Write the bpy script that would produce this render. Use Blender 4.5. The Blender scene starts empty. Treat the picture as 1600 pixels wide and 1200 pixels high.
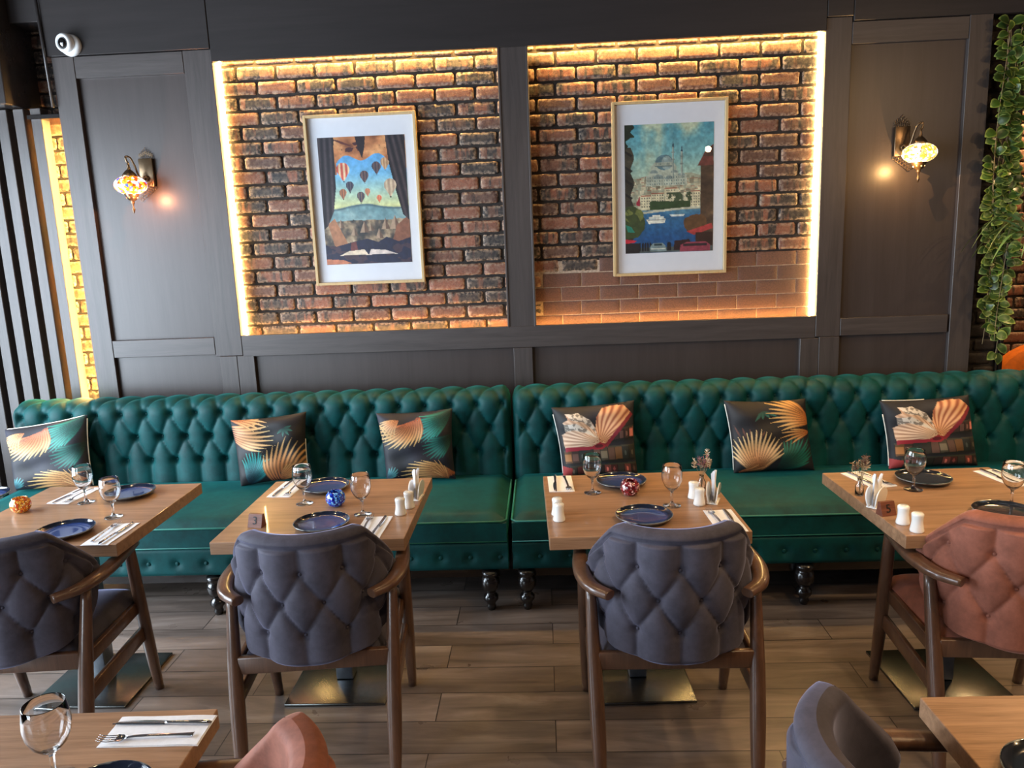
import bpy, bmesh, math, random
import numpy as np
from mathutils import Vector, Matrix
random.seed(7); RNG = np.random.RandomState(11)
PI = math.pi
S = bpy.context.scene
COL = S.collection

# ------------------------------------------------------------------ camera, world, lights, exposure
FPX = 1181.97
cd = bpy.data.cameras.new('camera'); cam = bpy.data.objects.new('camera', cd); COL.objects.link(cam)
cd.sensor_fit = 'HORIZONTAL'; cd.sensor_width = 36.0; cd.lens = FPX*36/1600; cd.clip_start = .05
cam.matrix_world = Matrix(((0.99856, 0.03085, 0.04379, 0), (0.03734, 0.18522, -0.98199, 0),
                           (-0.03841, 0.98221, 0.18380, 1.7586), (0, 0, 0, 1)))
S.camera = cam
w = bpy.data.worlds.new('world'); S.world = w; w.use_nodes = True
w.node_tree.nodes['Background'].inputs[0].default_value = (.62, .72, 1, 1)
w.node_tree.nodes['Background'].inputs[1].default_value = .05
S.view_settings.view_transform = 'Standard'; S.view_settings.look = 'None'
S.view_settings.gamma = 1; S.view_settings.use_curve_mapping = False
S.view_settings.exposure = 0.75
S.cycles.use_denoising = True
S.cycles.sample_clamp_indirect = 4

def aim(o, d): o.rotation_euler = Vector(d).to_track_quat('-Z', 'Y').to_euler()
def area(name, loc, d, sx, sy, power, col, spread=PI):
    l = bpy.data.lights.new(name, 'AREA'); l.shape = 'RECTANGLE'; l.size = sx; l.size_y = sy
    l.energy = power; l.color = col; l.spread = spread
    o = bpy.data.objects.new(name, l); COL.objects.link(o); o.location = loc; aim(o, d); return o
def spot(name, loc, d, power, col, angle=100, r=.04):
    l = bpy.data.lights.new(name, 'SPOT'); l.energy = power; l.color = col
    l.spot_size = math.radians(angle); l.spot_blend = .8; l.shadow_soft_size = r
    o = bpy.data.objects.new(name, l); COL.objects.link(o); o.location = loc; aim(o, d); return o
DAY = (.74, .87, 1.0); WARM = (1.0, .70, .38)
# daylight: windows in the left wall and in the shop front behind the camera
area('window_light_side', (-4.1, 2.3, 1.5), (1, 0, -.05), 2.8, 2.2, 250, DAY)
area('window_light_rear', (-4.1, -1.3, 1.5), (1, .25, -.05), 2.8, 2.2, 190, DAY)
# warm ceiling spotlights over the right half; last three added to brighten seats and tables
for i, (x, y, p) in enumerate([(1.2, 1.6, 45), (2.6, 2.0, 70), (2.3, .3, 55), (.2, .6, 22), (-1.3, 1.6, 14), (3.2, 3.0, 40), (-.5, 3.35, 16), (1.3, 3.35, 16), (-2.2, 3.3, 14)]):
    spot('ceiling_spot_and_fill', (x, y, 3.2), (0.02, .12, -1), p, WARM, 110)

# warm pendant bulbs hanging over the right half of the room
for i, (x, y, z, p) in enumerate([(2.5, 2.3, 2.75, 13), (1.62, 1.3, 2.56, 14), (3.4, 1.0, 2.75, 24)]):
    l = bpy.data.lights.new('pendant_bulb', 'POINT'); l.energy = p; l.color = (1, .62, .30); l.shadow_soft_size = .028
    o = bpy.data.objects.new('pendant_bulb', l); COL.objects.link(o); o.location = (x, y, z)

# ------------------------------------------------------------------ helpers
def s2l(c):
    c = np.asarray(c, float); return np.where(c <= .04045, c/12.92, ((c+.055)/1.055)**2.4)
def rgb(r, g, b): return tuple(float(v) for v in s2l((r/255, g/255, b/255)))+(1.,)

class MB:
    """collects shapes and links them as ONE mesh object"""
    def __init__(s): s.v = []; s.f = []; s.c = []; s.sm = []; s.mi = []
    def add(s, v, f, smooth=True, col=None, mi=0):
        n = len(s.v); s.v += [tuple(map(float, p)) for p in v]
        s.f += [tuple(int(i)+n for i in q) for q in f]; s.sm += [smooth]*len(f); s.mi += [mi]*len(f)
        if col is None: col = (1, 1, 1)
        col = np.asarray(col, float)
        s.c += [tuple(col)]*len(v) if col.ndim == 1 else [tuple(r) for r in col]
        return s
    def box(s, x0, x1, y0, y1, z0, z1, bev=0, seg=2, M=None, mi=0, col=None, smooth=None):
        bm = bmesh.new(); bmesh.ops.create_cube(bm, size=1)
        for v in bm.verts: v.co = Vector(((x0+x1)/2+v.co.x*(x1-x0), (y0+y1)/2+v.co.y*(y1-y0), (z0+z1)/2+v.co.z*(z1-z0)))
        if bev: bmesh.ops.bevel(bm, geom=bm.edges[:], offset=bev, segments=seg, profile=.5, affect='EDGES')
        if M is not None: bm.transform(M)
        bm.verts.index_update()
        s.add([v.co for v in bm.verts], [[v.index for v in f.verts] for f in bm.faces], bool(bev) and seg > 1 if smooth is None else smooth, col, mi)
        bm.free(); return s
    def grid(s, P, wrapu=False, wrapv=False, flip=False, col=None, mi=0):
        P = np.asarray(P, float); a, b = P.shape[:2]; f = []
        for i in range(a if wrapu else a-1):
            for j in range(b if wrapv else b-1):
                q = (i*b+j, ((i+1) % a)*b+j, ((i+1) % a)*b+(j+1) % b, i*b+(j+1) % b)
                f.append(q[::-1] if flip else q)
        if col is not None: col = np.asarray(col).reshape(-1, 3)
        return s.add(P.reshape(-1, 3), f, True, col, mi)
    def lathe(s, prof, c=(0, 0, 0), n=32, sc=(1, 1), col=None, mi=0):
        a = np.arange(n)*2*PI/n
        P = [[(c[0]+r*math.cos(t)*sc[0], c[1]+r*math.sin(t)*sc[1], c[2]+z) for t in a] for r, z in prof]
        return s.grid(P, wrapv=True, flip=True, col=col, mi=mi)
    def sweep(s, pts, rx, rz=None, n=12, up=(0, 0, 1), cap=True, col=None, mi=0, e=1.0):
        pts = [Vector(p) for p in pts]; m = len(pts)
        rx = [rx]*m if np.isscalar(rx) else rx; rz = rx if rz is None else ([rz]*m if np.isscalar(rz) else rz)
        P = []; up = Vector(up)
        for i, p in enumerate(pts):
            t = (pts[min(i+1, m-1)]-pts[max(i-1, 0)]).normalized()
            sd = t.cross(up)
            if sd.length < 1e-3: sd = t.cross(Vector((0, 1, 0)))
            sd.normalize(); u = sd.cross(t).normalized(); ring = []
            for k in range(n):
                a = 2*PI*k/n; ca, sa = math.cos(a), math.sin(a)
                ring.append(p+sd*rx[i]*math.copysign(abs(ca)**e, ca)+u*rz[i]*math.copysign(abs(sa)**e, sa))
            P.append(ring)
        n0 = len(s.v); s.grid([[tuple(q) for q in r] for r in P], wrapv=True, col=None if col is None else [[col]*n]*m, mi=mi)
        if cap:
            s.f.append(tuple(n0+i for i in range(n))); s.f.append(tuple(n0+(m-1)*n+i for i in range(n))[::-1])
            s.sm += [False]*2; s.mi += [mi]*2
        return s
    def build(s, name, mats, parent=None, loc=None, rot=None):
        me = bpy.data.meshes.new(name); me.from_pydata(s.v, [], s.f); me.update()
        me.polygons.foreach_set('use_smooth', s.sm); me.polygons.foreach_set('material_index', s.mi)
        at = me.color_attributes.new('Col', 'FLOAT_COLOR', 'POINT')
        c = np.ones((len(s.v), 4), np.float32); c[:, :3] = np.array(s.c, np.float32).reshape(-1, 3); at.data.foreach_set('color', c.ravel())
        for m in (mats if isinstance(mats, (list, tuple)) else [mats]): me.materials.append(m)
        bm = bmesh.new(); bm.from_mesh(me); bmesh.ops.recalc_face_normals(bm, faces=bm.faces[:]); bm.to_mesh(me); bm.free()
        o = bpy.data.objects.new(name, me); COL.objects.link(o)
        if parent: o.parent = parent
        if loc: o.location = loc
        if rot: o.rotation_euler = rot
        return o

def spline(pts, n=8):
    p = [np.array(q, float) for q in pts]; p = [2*p[0]-p[1]]+p+[2*p[-1]-p[-2]]; out = []
    for i in range(1, len(p)-2):
        for k in range(n):
            t = k/n; a, b, c, d = p[i-1:i+3]
            out.append(.5*((2*b)+(c-a)*t+(2*a-5*b+4*c-d)*t*t+(3*b-a-3*c+d)*t**3))
    out.append(p[-2]); return [tuple(q) for q in out]

def tag(o, label, cat, group=None, kind=None):
    o['label'] = label; o['category'] = cat
    if group: o['group'] = group
    if kind: o['kind'] = kind
    return o
def struct(o): o['kind'] = 'structure'; return o
def thing(name, loc, rz=0):
    o = bpy.data.objects.new(name, None); COL.objects.link(o); o.empty_display_size = .1
    o.location = loc; o.rotation_euler = (0, 0, rz); return o
def dup(o, loc=None, rz=None, parent=None):
    c = o.copy(); COL.objects.link(c)
    if parent: c.parent = parent
    if loc is not None: c.location = loc
    if rz is not None: c.rotation_euler = (0, 0, rz)
    for k in ('label', 'category', 'group'):
        if parent is None and k in c: pass
    for ch in list(o.children): dup(ch, parent=c)
    return c

# ------------------------------------------------------------------ materials
def new_mat(name):
    m = bpy.data.materials.new(name); m.use_nodes = True; nt = m.node_tree
    return m, nt, nt.nodes['Principled BSDF']
def N(nt, t, **kw):
    n = nt.nodes.new(t)
    for k, v in kw.items():
        if k[0] == '_': setattr(n, k[1:], v)
        else: n.inputs[k].default_value = v
    return n
def LK(nt, a, b): nt.links.new(a, b)
def coords(nt, scale=(1, 1, 1), kind='Object', rot=(0, 0, 0)):
    tc = N(nt, 'ShaderNodeTexCoord'); mp = N(nt, 'ShaderNodeMapping'); mp.inputs['Scale'].default_value = scale
    mp.inputs['Rotation'].default_value = rot
    LK(nt, tc.outputs[kind], mp.inputs[0]); return mp.outputs[0]
def ramp(nt, fac, stops):
    r = N(nt, 'ShaderNodeValToRGB'); LK(nt, fac, r.inputs[0]); e = r.color_ramp.elements
    while len(e) < len(stops): e.new(.5)
    for k, (p, c) in zip(e, stops): k.position = p; k.color = c
    return r.outputs[0]
def mixc(nt, fac, a, b, mode='MIX'):
    m = N(nt, 'ShaderNodeMix', _data_type='RGBA', _blend_type=mode)
    for s, v in ((0, fac), (6, a), (7, b)):
        if hasattr(v, 'links'): LK(nt, v, m.inputs[s])
        else: m.inputs[s].default_value = v
    return m.outputs[2]
def bump(nt, h, b, strength=.3, dist=.002):
    n = N(nt, 'ShaderNodeBump', Strength=strength, Distance=dist); LK(nt, h, n.inputs['Height']); LK(nt, n.outputs[0], b.inputs['Normal'])
def simple(name, c, rough=.5, metal=0, var=.12, scale=30, bmp=0, sheen=0, sheenc=None, coat=0, spec=.5):
    m, nt, b = new_mat(name); b.inputs['Roughness'].default_value = rough; b.inputs['Metallic'].default_value = metal
    b.inputs['Coat Weight'].default_value = coat; b.inputs['Specular IOR Level'].default_value = spec
    no = N(nt, 'ShaderNodeTexNoise', Scale=scale, Detail=4.); LK(nt, coords(nt), no.inputs['Vector'])
    lo = tuple(v*(1-var) for v in c[:3])+(1,); hi = tuple(min(1, v*(1+var)) for v in c[:3])+(1,)
    LK(nt, ramp(nt, no.outputs[0], [(.3, lo), (.7, hi)]), b.inputs['Base Color'])
    if sheen:
        b.inputs['Sheen Weight'].default_value = sheen; b.inputs['Sheen Tint'].default_value = sheenc or c; b.inputs['Sheen Roughness'].default_value = .35
    if bmp: bump(nt, no.outputs[0], b, bmp)
    return m
def wood(name, dark, light, axis='x', rough=.35, scale=1., gscale=7, bm_=.15, coat=0):
    m, nt, b = new_mat(name); st = {'x': (.35, 6, 6), 'y': (6, .35, 6), 'z': (6, 6, .35)}[axis]
    v = coords(nt, tuple(q*scale for q in st))
    n1 = N(nt, 'ShaderNodeTexNoise', Scale=gscale, Detail=8., Roughness=.65, Distortion=.6); LK(nt, v, n1.inputs['Vector'])
    n2 = N(nt, 'ShaderNodeTexNoise', Scale=gscale*6, Detail=3.); LK(nt, v, n2.inputs['Vector'])
    mx = N(nt, 'ShaderNodeMath', _operation='MULTIPLY_ADD'); LK(nt, n2.outputs[0], mx.inputs[0]); mx.inputs[1].default_value = .3; LK(nt, n1.outputs[0], mx.inputs[2])
    LK(nt, ramp(nt, mx.outputs[0], [(.42, dark), (.82, light)]), b.inputs['Base Color'])
    b.inputs['Roughness'].default_value = rough; b.inputs['Coat Weight'].default_value = coat; bump(nt, mx.outputs[0], b, bm_, .001)
    return m
def velvet(name, c, sc, rough=.75, sheen=.6):
    m, nt, b = new_mat(name); no = N(nt, 'ShaderNodeTexNoise', Scale=9., Detail=6., Roughness=.7); LK(nt, coords(nt), no.inputs['Vector'])
    lo = tuple(v*.72 for v in c[:3])+(1,); hi = tuple(min(1, v*1.3) for v in c[:3])+(1,)
    LK(nt, ramp(nt, no.outputs[0], [(.35, lo), (.65, hi)]), b.inputs['Base Color'])
    b.inputs['Roughness'].default_value = rough; b.inputs['Sheen Weight'].default_value = sheen
    b.inputs['Sheen Tint'].default_value = sc; b.inputs['Sheen Roughness'].default_value = .3; b.inputs['Specular IOR Level'].default_value = .25
    n2 = N(nt, 'ShaderNodeTexNoise', Scale=350.); LK(nt, coords(nt), n2.inputs['Vector']); bump(nt, n2.outputs[0], b, .12, .001)
    return m
def attr_mat(name, rough=.6, sheen=0, coat=0):
    m, nt, b = new_mat(name); a = N(nt, 'ShaderNodeVertexColor'); a.layer_name = 'Col'
    LK(nt, a.outputs[0], b.inputs['Base Color']); b.inputs['Roughness'].default_value = rough
    b.inputs['Sheen Weight'].default_value = sheen; b.inputs['Coat Weight'].default_value = coat
    return m
def emit(name, c, s):
    m = bpy.data.materials.new(name); m.use_nodes = True; nt = m.node_tree; nt.nodes.clear()
    e = N(nt, 'ShaderNodeEmission', Color=c, Strength=s); o = N(nt, 'ShaderNodeOutputMaterial'); LK(nt, e.outputs[0], o.inputs[0]); return m
def glass(name, tint=(1, 1, 1, 1), edge=.9, rough=.0, base=.03):
    m = bpy.data.materials.new(name); m.use_nodes = True; nt = m.node_tree; nt.nodes.clear()
    t = N(nt, 'ShaderNodeBsdfTransparent', Color=tint); g = N(nt, 'ShaderNodeBsdfGlossy', Roughness=rough)
    lw = N(nt, 'ShaderNodeLayerWeight', Blend=.5)
    r = ramp(nt, lw.outputs['Facing'], [(0, (base,)*3+(1,)), (.7, (base*3,)*3+(1,)), (.97, (edge,)*3+(1,))])
    mx = N(nt, 'ShaderNodeMixShader'); LK(nt, r, mx.inputs[0]); LK(nt, t.outputs[0], mx.inputs[1]); LK(nt, g.outputs[0], mx.inputs[2])
    o = N(nt, 'ShaderNodeOutputMaterial'); LK(nt, mx.outputs[0], o.inputs[0]); return m

M = {}
M['paint'] = wood('dark_painted_timber', rgb(58, 52, 51), rgb(74, 67, 65), 'z', .42, 1, 5, .25)
M['paint_h'] = wood('dark_painted_timber_rail', rgb(58, 52, 51), rgb(76, 69, 67), 'x', .42, 1, 5, .25)
M['panel'] = wood('dark_painted_ply', rgb(58, 50, 48), rgb(66, 58, 56), 'z', .38, .8, 4, .08)
M['frieze'] = wood('dark_frieze_board', rgb(46, 43, 43), rgb(54, 50, 50), 'x', .25, .5, 3, .03)
M['ceiling'] = simple('ceiling_black', rgb(24, 24, 26), .8)
M['table'] = wood('walnut_laminate', rgb(122, 90, 64), rgb(168, 130, 100), 'x', .37, 1, 7, .06, .15)
M['table_edge'] = wood('walnut_laminate_edge', rgb(118, 88, 64), rgb(158, 122, 92), 'x', .4, 1, 9, .06)
M['chairwood'] = wood('dark_walnut_frame', rgb(72, 49, 37), rgb(98, 69, 52), 'z', .3, 1, 8, .04, .3)
M['grey'] = velvet('grey_velvet', rgb(70, 67, 78), rgb(175, 180, 220), sheen=.8)
M['terracotta'] = velvet('terracotta_velvet', rgb(134, 82, 66), rgb(235, 185, 165), sheen=.5)
M['teal'] = velvet('teal_velvet', rgb(0, 62, 63), rgb(50, 165, 165), rough=.6, sheen=.38)
M['blackwood'] = simple('black_lacquer', rgb(22, 18, 18), .22, coat=.5)
M['steel'] = simple('brushed_steel', rgb(118, 120, 118), .27, metal=1., scale=60)
M['steel_dark'] = simple('dark_steel_column', rgb(120, 124, 132), .35, metal=.8)
M['chrome'] = simple('cutlery_steel', rgb(200, 200, 205), .12, metal=1., var=.05)
M['ceramic'] = simple('white_porcelain', rgb(236, 234, 230), .12, var=.02, coat=.6)
M['paper'] = simple('white_paper_napkin', rgb(235, 236, 242), .85, var=.04, scale=80, bmp=.3)
M['frame'] = wood('pale_oak_frame', rgb(176, 150, 106), rgb(200, 174, 128), 'z', .45)
M['mat_white'] = simple('white_mount_card', rgb(215, 218, 226), .7, var=.02)
def real_glass(name):
    m, nt, b = new_mat(name); b.inputs['Transmission Weight'].default_value = 1; b.inputs['IOR'].default_value = 1.45; b.inputs['Roughness'].default_value = 0
    b.inputs['Base Color'].default_value = (1, 1, 1, 1); b.inputs['Coat Weight'].default_value = .5; return m
M['glass'] = real_glass('clear_glass')
M['pane'] = glass('picture_glass', edge=.7, base=.02)
M['print'] = attr_mat('printed_picture', .5)
M['pillow'] = attr_mat('printed_cushion_velvet', .65, .0)
M['pipingw'] = simple('white_piping', rgb(225, 225, 215), .7)
M['bronze'] = simple('antique_bronze', rgb(120, 100, 78), .3, metal=.9)
M['tealpipe'] = simple('teal_piping', rgb(20, 110, 98), .5, sheen=.4, sheenc=rgb(120, 220, 200))
M['led'] = emit('led_strip', (1.0, .60, .17, 1), 330)
M['black'] = simple('matt_black', rgb(14, 14, 15), .5)
M['white_plastic'] = simple('white_plastic', rgb(225, 226, 226), .35, var=.02)
M['lens'] = simple('black_dome', rgb(10, 10, 12), .08, coat=1)
M['blockwood'] = wood('number_block_wood', rgb(84, 44, 32), rgb(122, 70, 50), 'x', .45, 2)
M['ink'] = simple('black_ink', rgb(15, 10, 8), .6)
M['orange'] = simple('orange_fabric', rgb(230, 120, 30), .7, sheen=.3)

def plate_mat(name, inner, outer):
    m, nt, b = new_mat(name); tc = N(nt, 'ShaderNodeTexCoord'); sp = N(nt, 'ShaderNodeVectorMath', _operation='LENGTH')
    mul = N(nt, 'ShaderNodeVectorMath', _operation='MULTIPLY'); mul.inputs[1].default_value = (1, 1, 0)
    LK(nt, tc.outputs['Object'], mul.inputs[0]); LK(nt, mul.outputs[0], sp.inputs[0])
    no = N(nt, 'ShaderNodeTexNoise', Scale=25., Detail=5.); LK(nt, tc.outputs['Object'], no.inputs['Vector'])
    ad = N(nt, 'ShaderNodeMath', _operation='MULTIPLY_ADD'); LK(nt, no.outputs[0], ad.inputs[0]); ad.inputs[1].default_value = .014; LK(nt, sp.outputs['Value'], ad.inputs[2])
    md = N(nt, 'ShaderNodeMath', _operation='MULTIPLY'); LK(nt, ad.outputs[0], md.inputs[0]); md.inputs[1].default_value = 8.
    LK(nt, ramp(nt, md.outputs[0], [(.3, inner), (.68, inner), (.76, outer), (.865, outer), (.89, rgb(120, 125, 125))]), b.inputs['Base Color'])
    b.inputs['Roughness'].default_value = .12; b.inputs['Coat Weight'].default_value = .7; return m
M['plate'] = plate_mat('navy_glazed_stoneware', rgb(40, 62, 116), rgb(24, 32, 50))
M['plate_dark'] = plate_mat('charcoal_navy_glazed_stoneware', rgb(36, 44, 58), rgb(26, 30, 38))

def mosaic(name, cols, em=0, scale=60, rough=.15):
    m, nt, b = new_mat(name); v = coords(nt)
    vo = N(nt, 'ShaderNodeTexVoronoi', Scale=scale); LK(nt, v, vo.inputs['Vector'])
    sx = N(nt, 'ShaderNodeSeparateColor'); LK(nt, vo.outputs['Color'], sx.inputs[0])
    n = len(cols); r = N(nt, 'ShaderNodeValToRGB'); LK(nt, sx.outputs[0], r.inputs[0]); r.color_ramp.interpolation = 'CONSTANT'
    e = r.color_ramp.elements
    while len(e) < n: e.new(.5)
    for i in range(n): e[i].position = i/n; e[i].color = cols[i]
    ve = N(nt, 'ShaderNodeTexVoronoi', Scale=scale, _feature='DISTANCE_TO_EDGE'); LK(nt, v, ve.inputs['Vector'])
    ed = ramp(nt, ve.outputs['Distance'], [(.03, (.12, .1, .08, 1)), (.10, (1, 1, 1, 1))])
    c = mixc(nt, 1.0, r.outputs[0], ed, 'MULTIPLY')
    LK(nt, c, b.inputs['Base Color']); b.inputs['Roughness'].default_value = rough; b.inputs['Coat Weight'].default_value = .6
    if em: LK(nt, c, b.inputs['Emission Color']); b.inputs['Emission Strength'].default_value = em
    return m
W_ = (1, .97, .9, 1)
M['globe_left'] = mosaic('lit_mosaic_red_blue', [rgb(255, 150, 30), W_, rgb(225, 60, 20), W_, rgb(255, 200, 60), rgb(70, 90, 220), W_, rgb(255, 120, 20)], 1.7, 62)
M['globe_right'] = mosaic('lit_mosaic_amber', [rgb(255, 200, 90), W_, rgb(255, 220, 120), W_, rgb(255, 190, 60), W_, rgb(240, 150, 60), rgb(255, 230, 160)], 1.5, 62)
M['votive_orange'] = mosaic('orange_mosaic_glass', [rgb(230, 120, 20), rgb(240, 170, 60), rgb(200, 70, 20), rgb(250, 200, 120)], .08, 130)
M['votive_blue'] = mosaic('blue_mosaic_glass', [rgb(20, 50, 190), rgb(40, 110, 235), rgb(120, 190, 255), rgb(10, 30, 140)], .05, 130)
M['votive_red'] = mosaic('red_mosaic_glass', [rgb(120, 16, 30), rgb(160, 50, 60), rgb(90, 8, 20), rgb(225, 180, 180)], .04, 130)

# bricks: R = per brick tone, G = rim, B = random for black patches
def brick_mat(name, ca, cb, cdark, rim, patch=.55):
    m, nt, b = new_mat(name); a = N(nt, 'ShaderNodeVertexColor'); a.layer_name = 'Col'
    sp = N(nt, 'ShaderNodeSeparateColor'); LK(nt, a.outputs[0], sp.inputs[0])
    base = ramp(nt, sp.outputs[0], [(0, ca), (.5, mix_c(ca, cb, .5)), (1, cb)])
    n1 = N(nt, 'ShaderNodeTexNoise', Scale=1., Detail=3.); LK(nt, coords(nt, (24, 5, 4)), n1.inputs['Vector'])
    ad = N(nt, 'ShaderNodeMath', _operation='ADD'); LK(nt, n1.outputs[0], ad.inputs[0]); LK(nt, sp.outputs[2], ad.inputs[1])
    pm = ramp(nt, ad.outputs[0], [(patch+.28, (0, 0, 0, 1)), (patch+.38, (1, 1, 1, 1))])
    c = mixc(nt, pm, base, cdark)
    n2 = N(nt, 'ShaderNodeTexNoise', Scale=140., Detail=5., Roughness=.7); LK(nt, coords(nt), n2.inputs['Vector'])
    c = mixc(nt, 1., c, ramp(nt, n2.outputs[0], [(.3, (.55, .55, .55, 1)), (.7, (1.35, 1.3, 1.25, 1))]), 'MULTIPLY')
    n3 = N(nt, 'ShaderNodeTexNoise', Scale=60., Detail=4.); LK(nt, coords(nt), n3.inputs['Vector'])
    gm = N(nt, 'ShaderNodeMath', _operation='MULTIPLY'); LK(nt, sp.outputs[1], gm.inputs[0]); LK(nt, ramp(nt, n3.outputs[0], [(.4, (0, 0, 0, 1)), (.62, (1, 1, 1, 1))]), gm.inputs[1])
    c = mixc(nt, gm.outputs[0], c, rim)
    LK(nt, c, b.inputs['Base Color']); b.inputs['Roughness'].default_value = .62; bump(nt, n2.outputs[0], b, .7, .003)
    return m
def mix_c(a, b, t): return tuple(a[i]*(1-t)+b[i]*t for i in range(3))+(1,)
M['brick'] = brick_mat('red_brown_brick', rgb(78, 54, 46), rgb(132, 82, 62), rgb(40, 37, 38), rgb(170, 148, 128), .5)
M['brick_flat'] = brick_mat('painted_brown_brick', rgb(88, 62, 54), rgb(104, 72, 60), rgb(62, 50, 46), rgb(120, 90, 75), .9)
M['brick_dark'] = brick_mat('dark_painted_brick', rgb(36, 30, 27), rgb(50, 40, 34), rgb(24, 22, 20), rgb(60, 52, 44), .8)
M['mortar'] = simple('dark_mortar', rgb(40, 34, 31), .9, var=.3, bmp=.6)
M['mortar_light'] = simple('pale_mortar', rgb(168, 150, 132), .85, var=.3, scale=90, bmp=.6)

def floor_mat():
    m, nt, b = new_mat('wood_plank_vinyl'); v = coords(nt)
    br = N(nt, 'ShaderNodeTexBrick', Scale=1.); br.offset = .37; br.inputs['Brick Width'].default_value = 1.22; br.inputs['Row Height'].default_value = .182
    br.inputs['Mortar Size'].default_value = .0022; br.inputs['Color1'].default_value = (0, 0, 0, 1); br.inputs['Color2'].default_value = (1, 1, 1, 1); br.inputs['Mortar'].default_value = (.5, .5, .5, 1)
    LK(nt, v, br.inputs['Vector'])
    n1 = N(nt, 'ShaderNodeTexNoise', Scale=3., Detail=9., Roughness=.62, Distortion=.8)
    mp = N(nt, 'ShaderNodeVectorMath', _operation='MULTIPLY_ADD'); LK(nt, br.outputs['Color'], mp.inputs[0]); mp.inputs[1].default_value = (7, 9, 3)
    LK(nt, coords(nt, (.5, 3.6, 1)), mp.inputs[2]); LK(nt, mp.outputs[0], n1.inputs['Vector'])
    c1 = ramp(nt, n1.outputs[0], [(.3, rgb(82, 72, 66)), (.55, rgb(120, 108, 101)), (.75, rgb(150, 140, 134))])
    tone = ramp(nt, br.outputs['Color'], [(0, (.72, .70, .70, 1)), (1, (1.12, 1.08, 1.04, 1))])
    c = mixc(nt, 1., c1, tone, 'MULTIPLY'); c = mixc(nt, br.outputs['Fac'], c, rgb(40, 34, 31))
    LK(nt, c, b.inputs['Base Color'])
    n2 = N(nt, 'ShaderNodeTexNoise', Scale=5., Detail=5.); LK(nt, v, n2.inputs['Vector'])
    LK(nt, ramp(nt, n2.outputs[0], [(.3, (.26,)*3+(1,)), (.7, (.42,)*3+(1,))]), b.inputs['Roughness'])
    bump(nt, n1.outputs[0], b, .12, .002); return m
M['floor'] = floor_mat()

# ------------------------------------------------------------------ the setting
W = 4.374
def board(name, x0, x1, y0, y1, z0, z1, m, bev=.003):
    return struct(MB().box(x0, x1, y0, y1, z0, z1, bev, 1).build(name, m))
board('floor', -4.2, 4.4, -3, 5.45, -.05, 0, M['floor'], 0)
board('ceiling', -4.2, 4.4, -3, 5.45, 3.30, 3.35, M['ceiling'], 0)
board('wall_left', -4.3, -4.2, -3, 5.45, 0, 3.3, M['panel'], 0)
board('wall_right', 4.4, 4.5, -3, 5.45, 0, 3.3, M['panel'], 0)
board('wall_front', -4.2, 4.4, -3.1, -3, 0, 3.3, M['panel'], 0)
b = MB()
b.box(-2.686, -1.784, 4.400, 4.475, 0, 3.3); b.box(1.555, 2.42, 4.400, 4.475, 0, 3.3)
b.box(-1.784, 1.555, 4.400, 4.475, 0, 1.265); b.box(-1.784, 1.555, 4.400, 4.475, 2.865, 3.3)
b.box(-2.686, -2.62, 4.475, 4.63, 0, 3.3); b.box(2.36, 2.42, 4.475, 4.63, 0, 3.3)
struct(b.build('wall_back', M['panel']))
# stiles and rails of the panelling (x0, x1, z0, z1, horizontal)
bd = [(-2.690, -2.565, 0, 2.868, 0), (-1.945, -1.784, 1.162, 2.868, 0), (-1.925, -1.822, 0, 1.160, 0), (-1.820, -1.718, 0, 1.160, 0),
      (-2.563, -1.947, 2.752, 2.866, 1), (-2.563, -1.947, 1.172, 1.274, 1), (-1.782, 1.553, 1.155, 1.280, 1),
      (-.178, -.068, 0, 1.153, 0), (1.470, 1.575, 0, 1.153, 0), (1.577, 1.692, 0, 1.158, 0), (1.555, 1.692, 1.160, 2.868, 0),
      (1.694, 2.302, 2.730, 2.842, 1), (1.694, 2.292, 1.162, 1.262, 1), (2.304, 2.424, 0, 2.868, 0)]
for i, (x0, x1, z0, z1, h) in enumerate(bd):
    board('trim_%d' % (i+1), x0, x1, W, 4.402, z0, z1, M['paint_h' if h else 'paint'], .002)
b = MB().box(-.200, -.047, W+.004, 4.452, 1.27, 2.82, .002, 1)
for x in (-.207, -.052): b.box(x, x+.012, W-.002, 4.452, 1.275, 2.81, .002, 1)
struct(b.build('trim_15', M['paint']))
struct(MB().box(-1.784, 1.555, W-.010, 4.398, 2.802, 3.3, .003, 1).box(-2.712, -1.786, W-.012, 4.402, 2.870, 3.3, .003, 1)
       .box(1.557, 1.694, W-.010, 4.402, 2.870, 3.3, .003, 1).box(1.696, 4.4, W-.010, 4.402, 2.845, 3.3, .003, 1).build('trim_16', M['frieze']))
struct(MB().box(-4.2, -2.935, 4.30, 4.62, 2.622, 3.3, .004, 1).box(-2.935, -2.70, 4.42, 4.62, 3.07, 3.3, .004, 1).build('trim_17', M['frieze']))
struct(MB().box(-2.90, -2.692, 4.405, 4.62, 2.552, 2.576, .002, 1).build('trim_18', M['blackwood']))
# thin steel bead on the end of the bulkhead
struct(MB().sweep([(-2.722, 4.355, 3.3), (-2.706, 4.355, 2.60)], .009, .009, 8).build('trim_19', M['frieze']))

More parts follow.
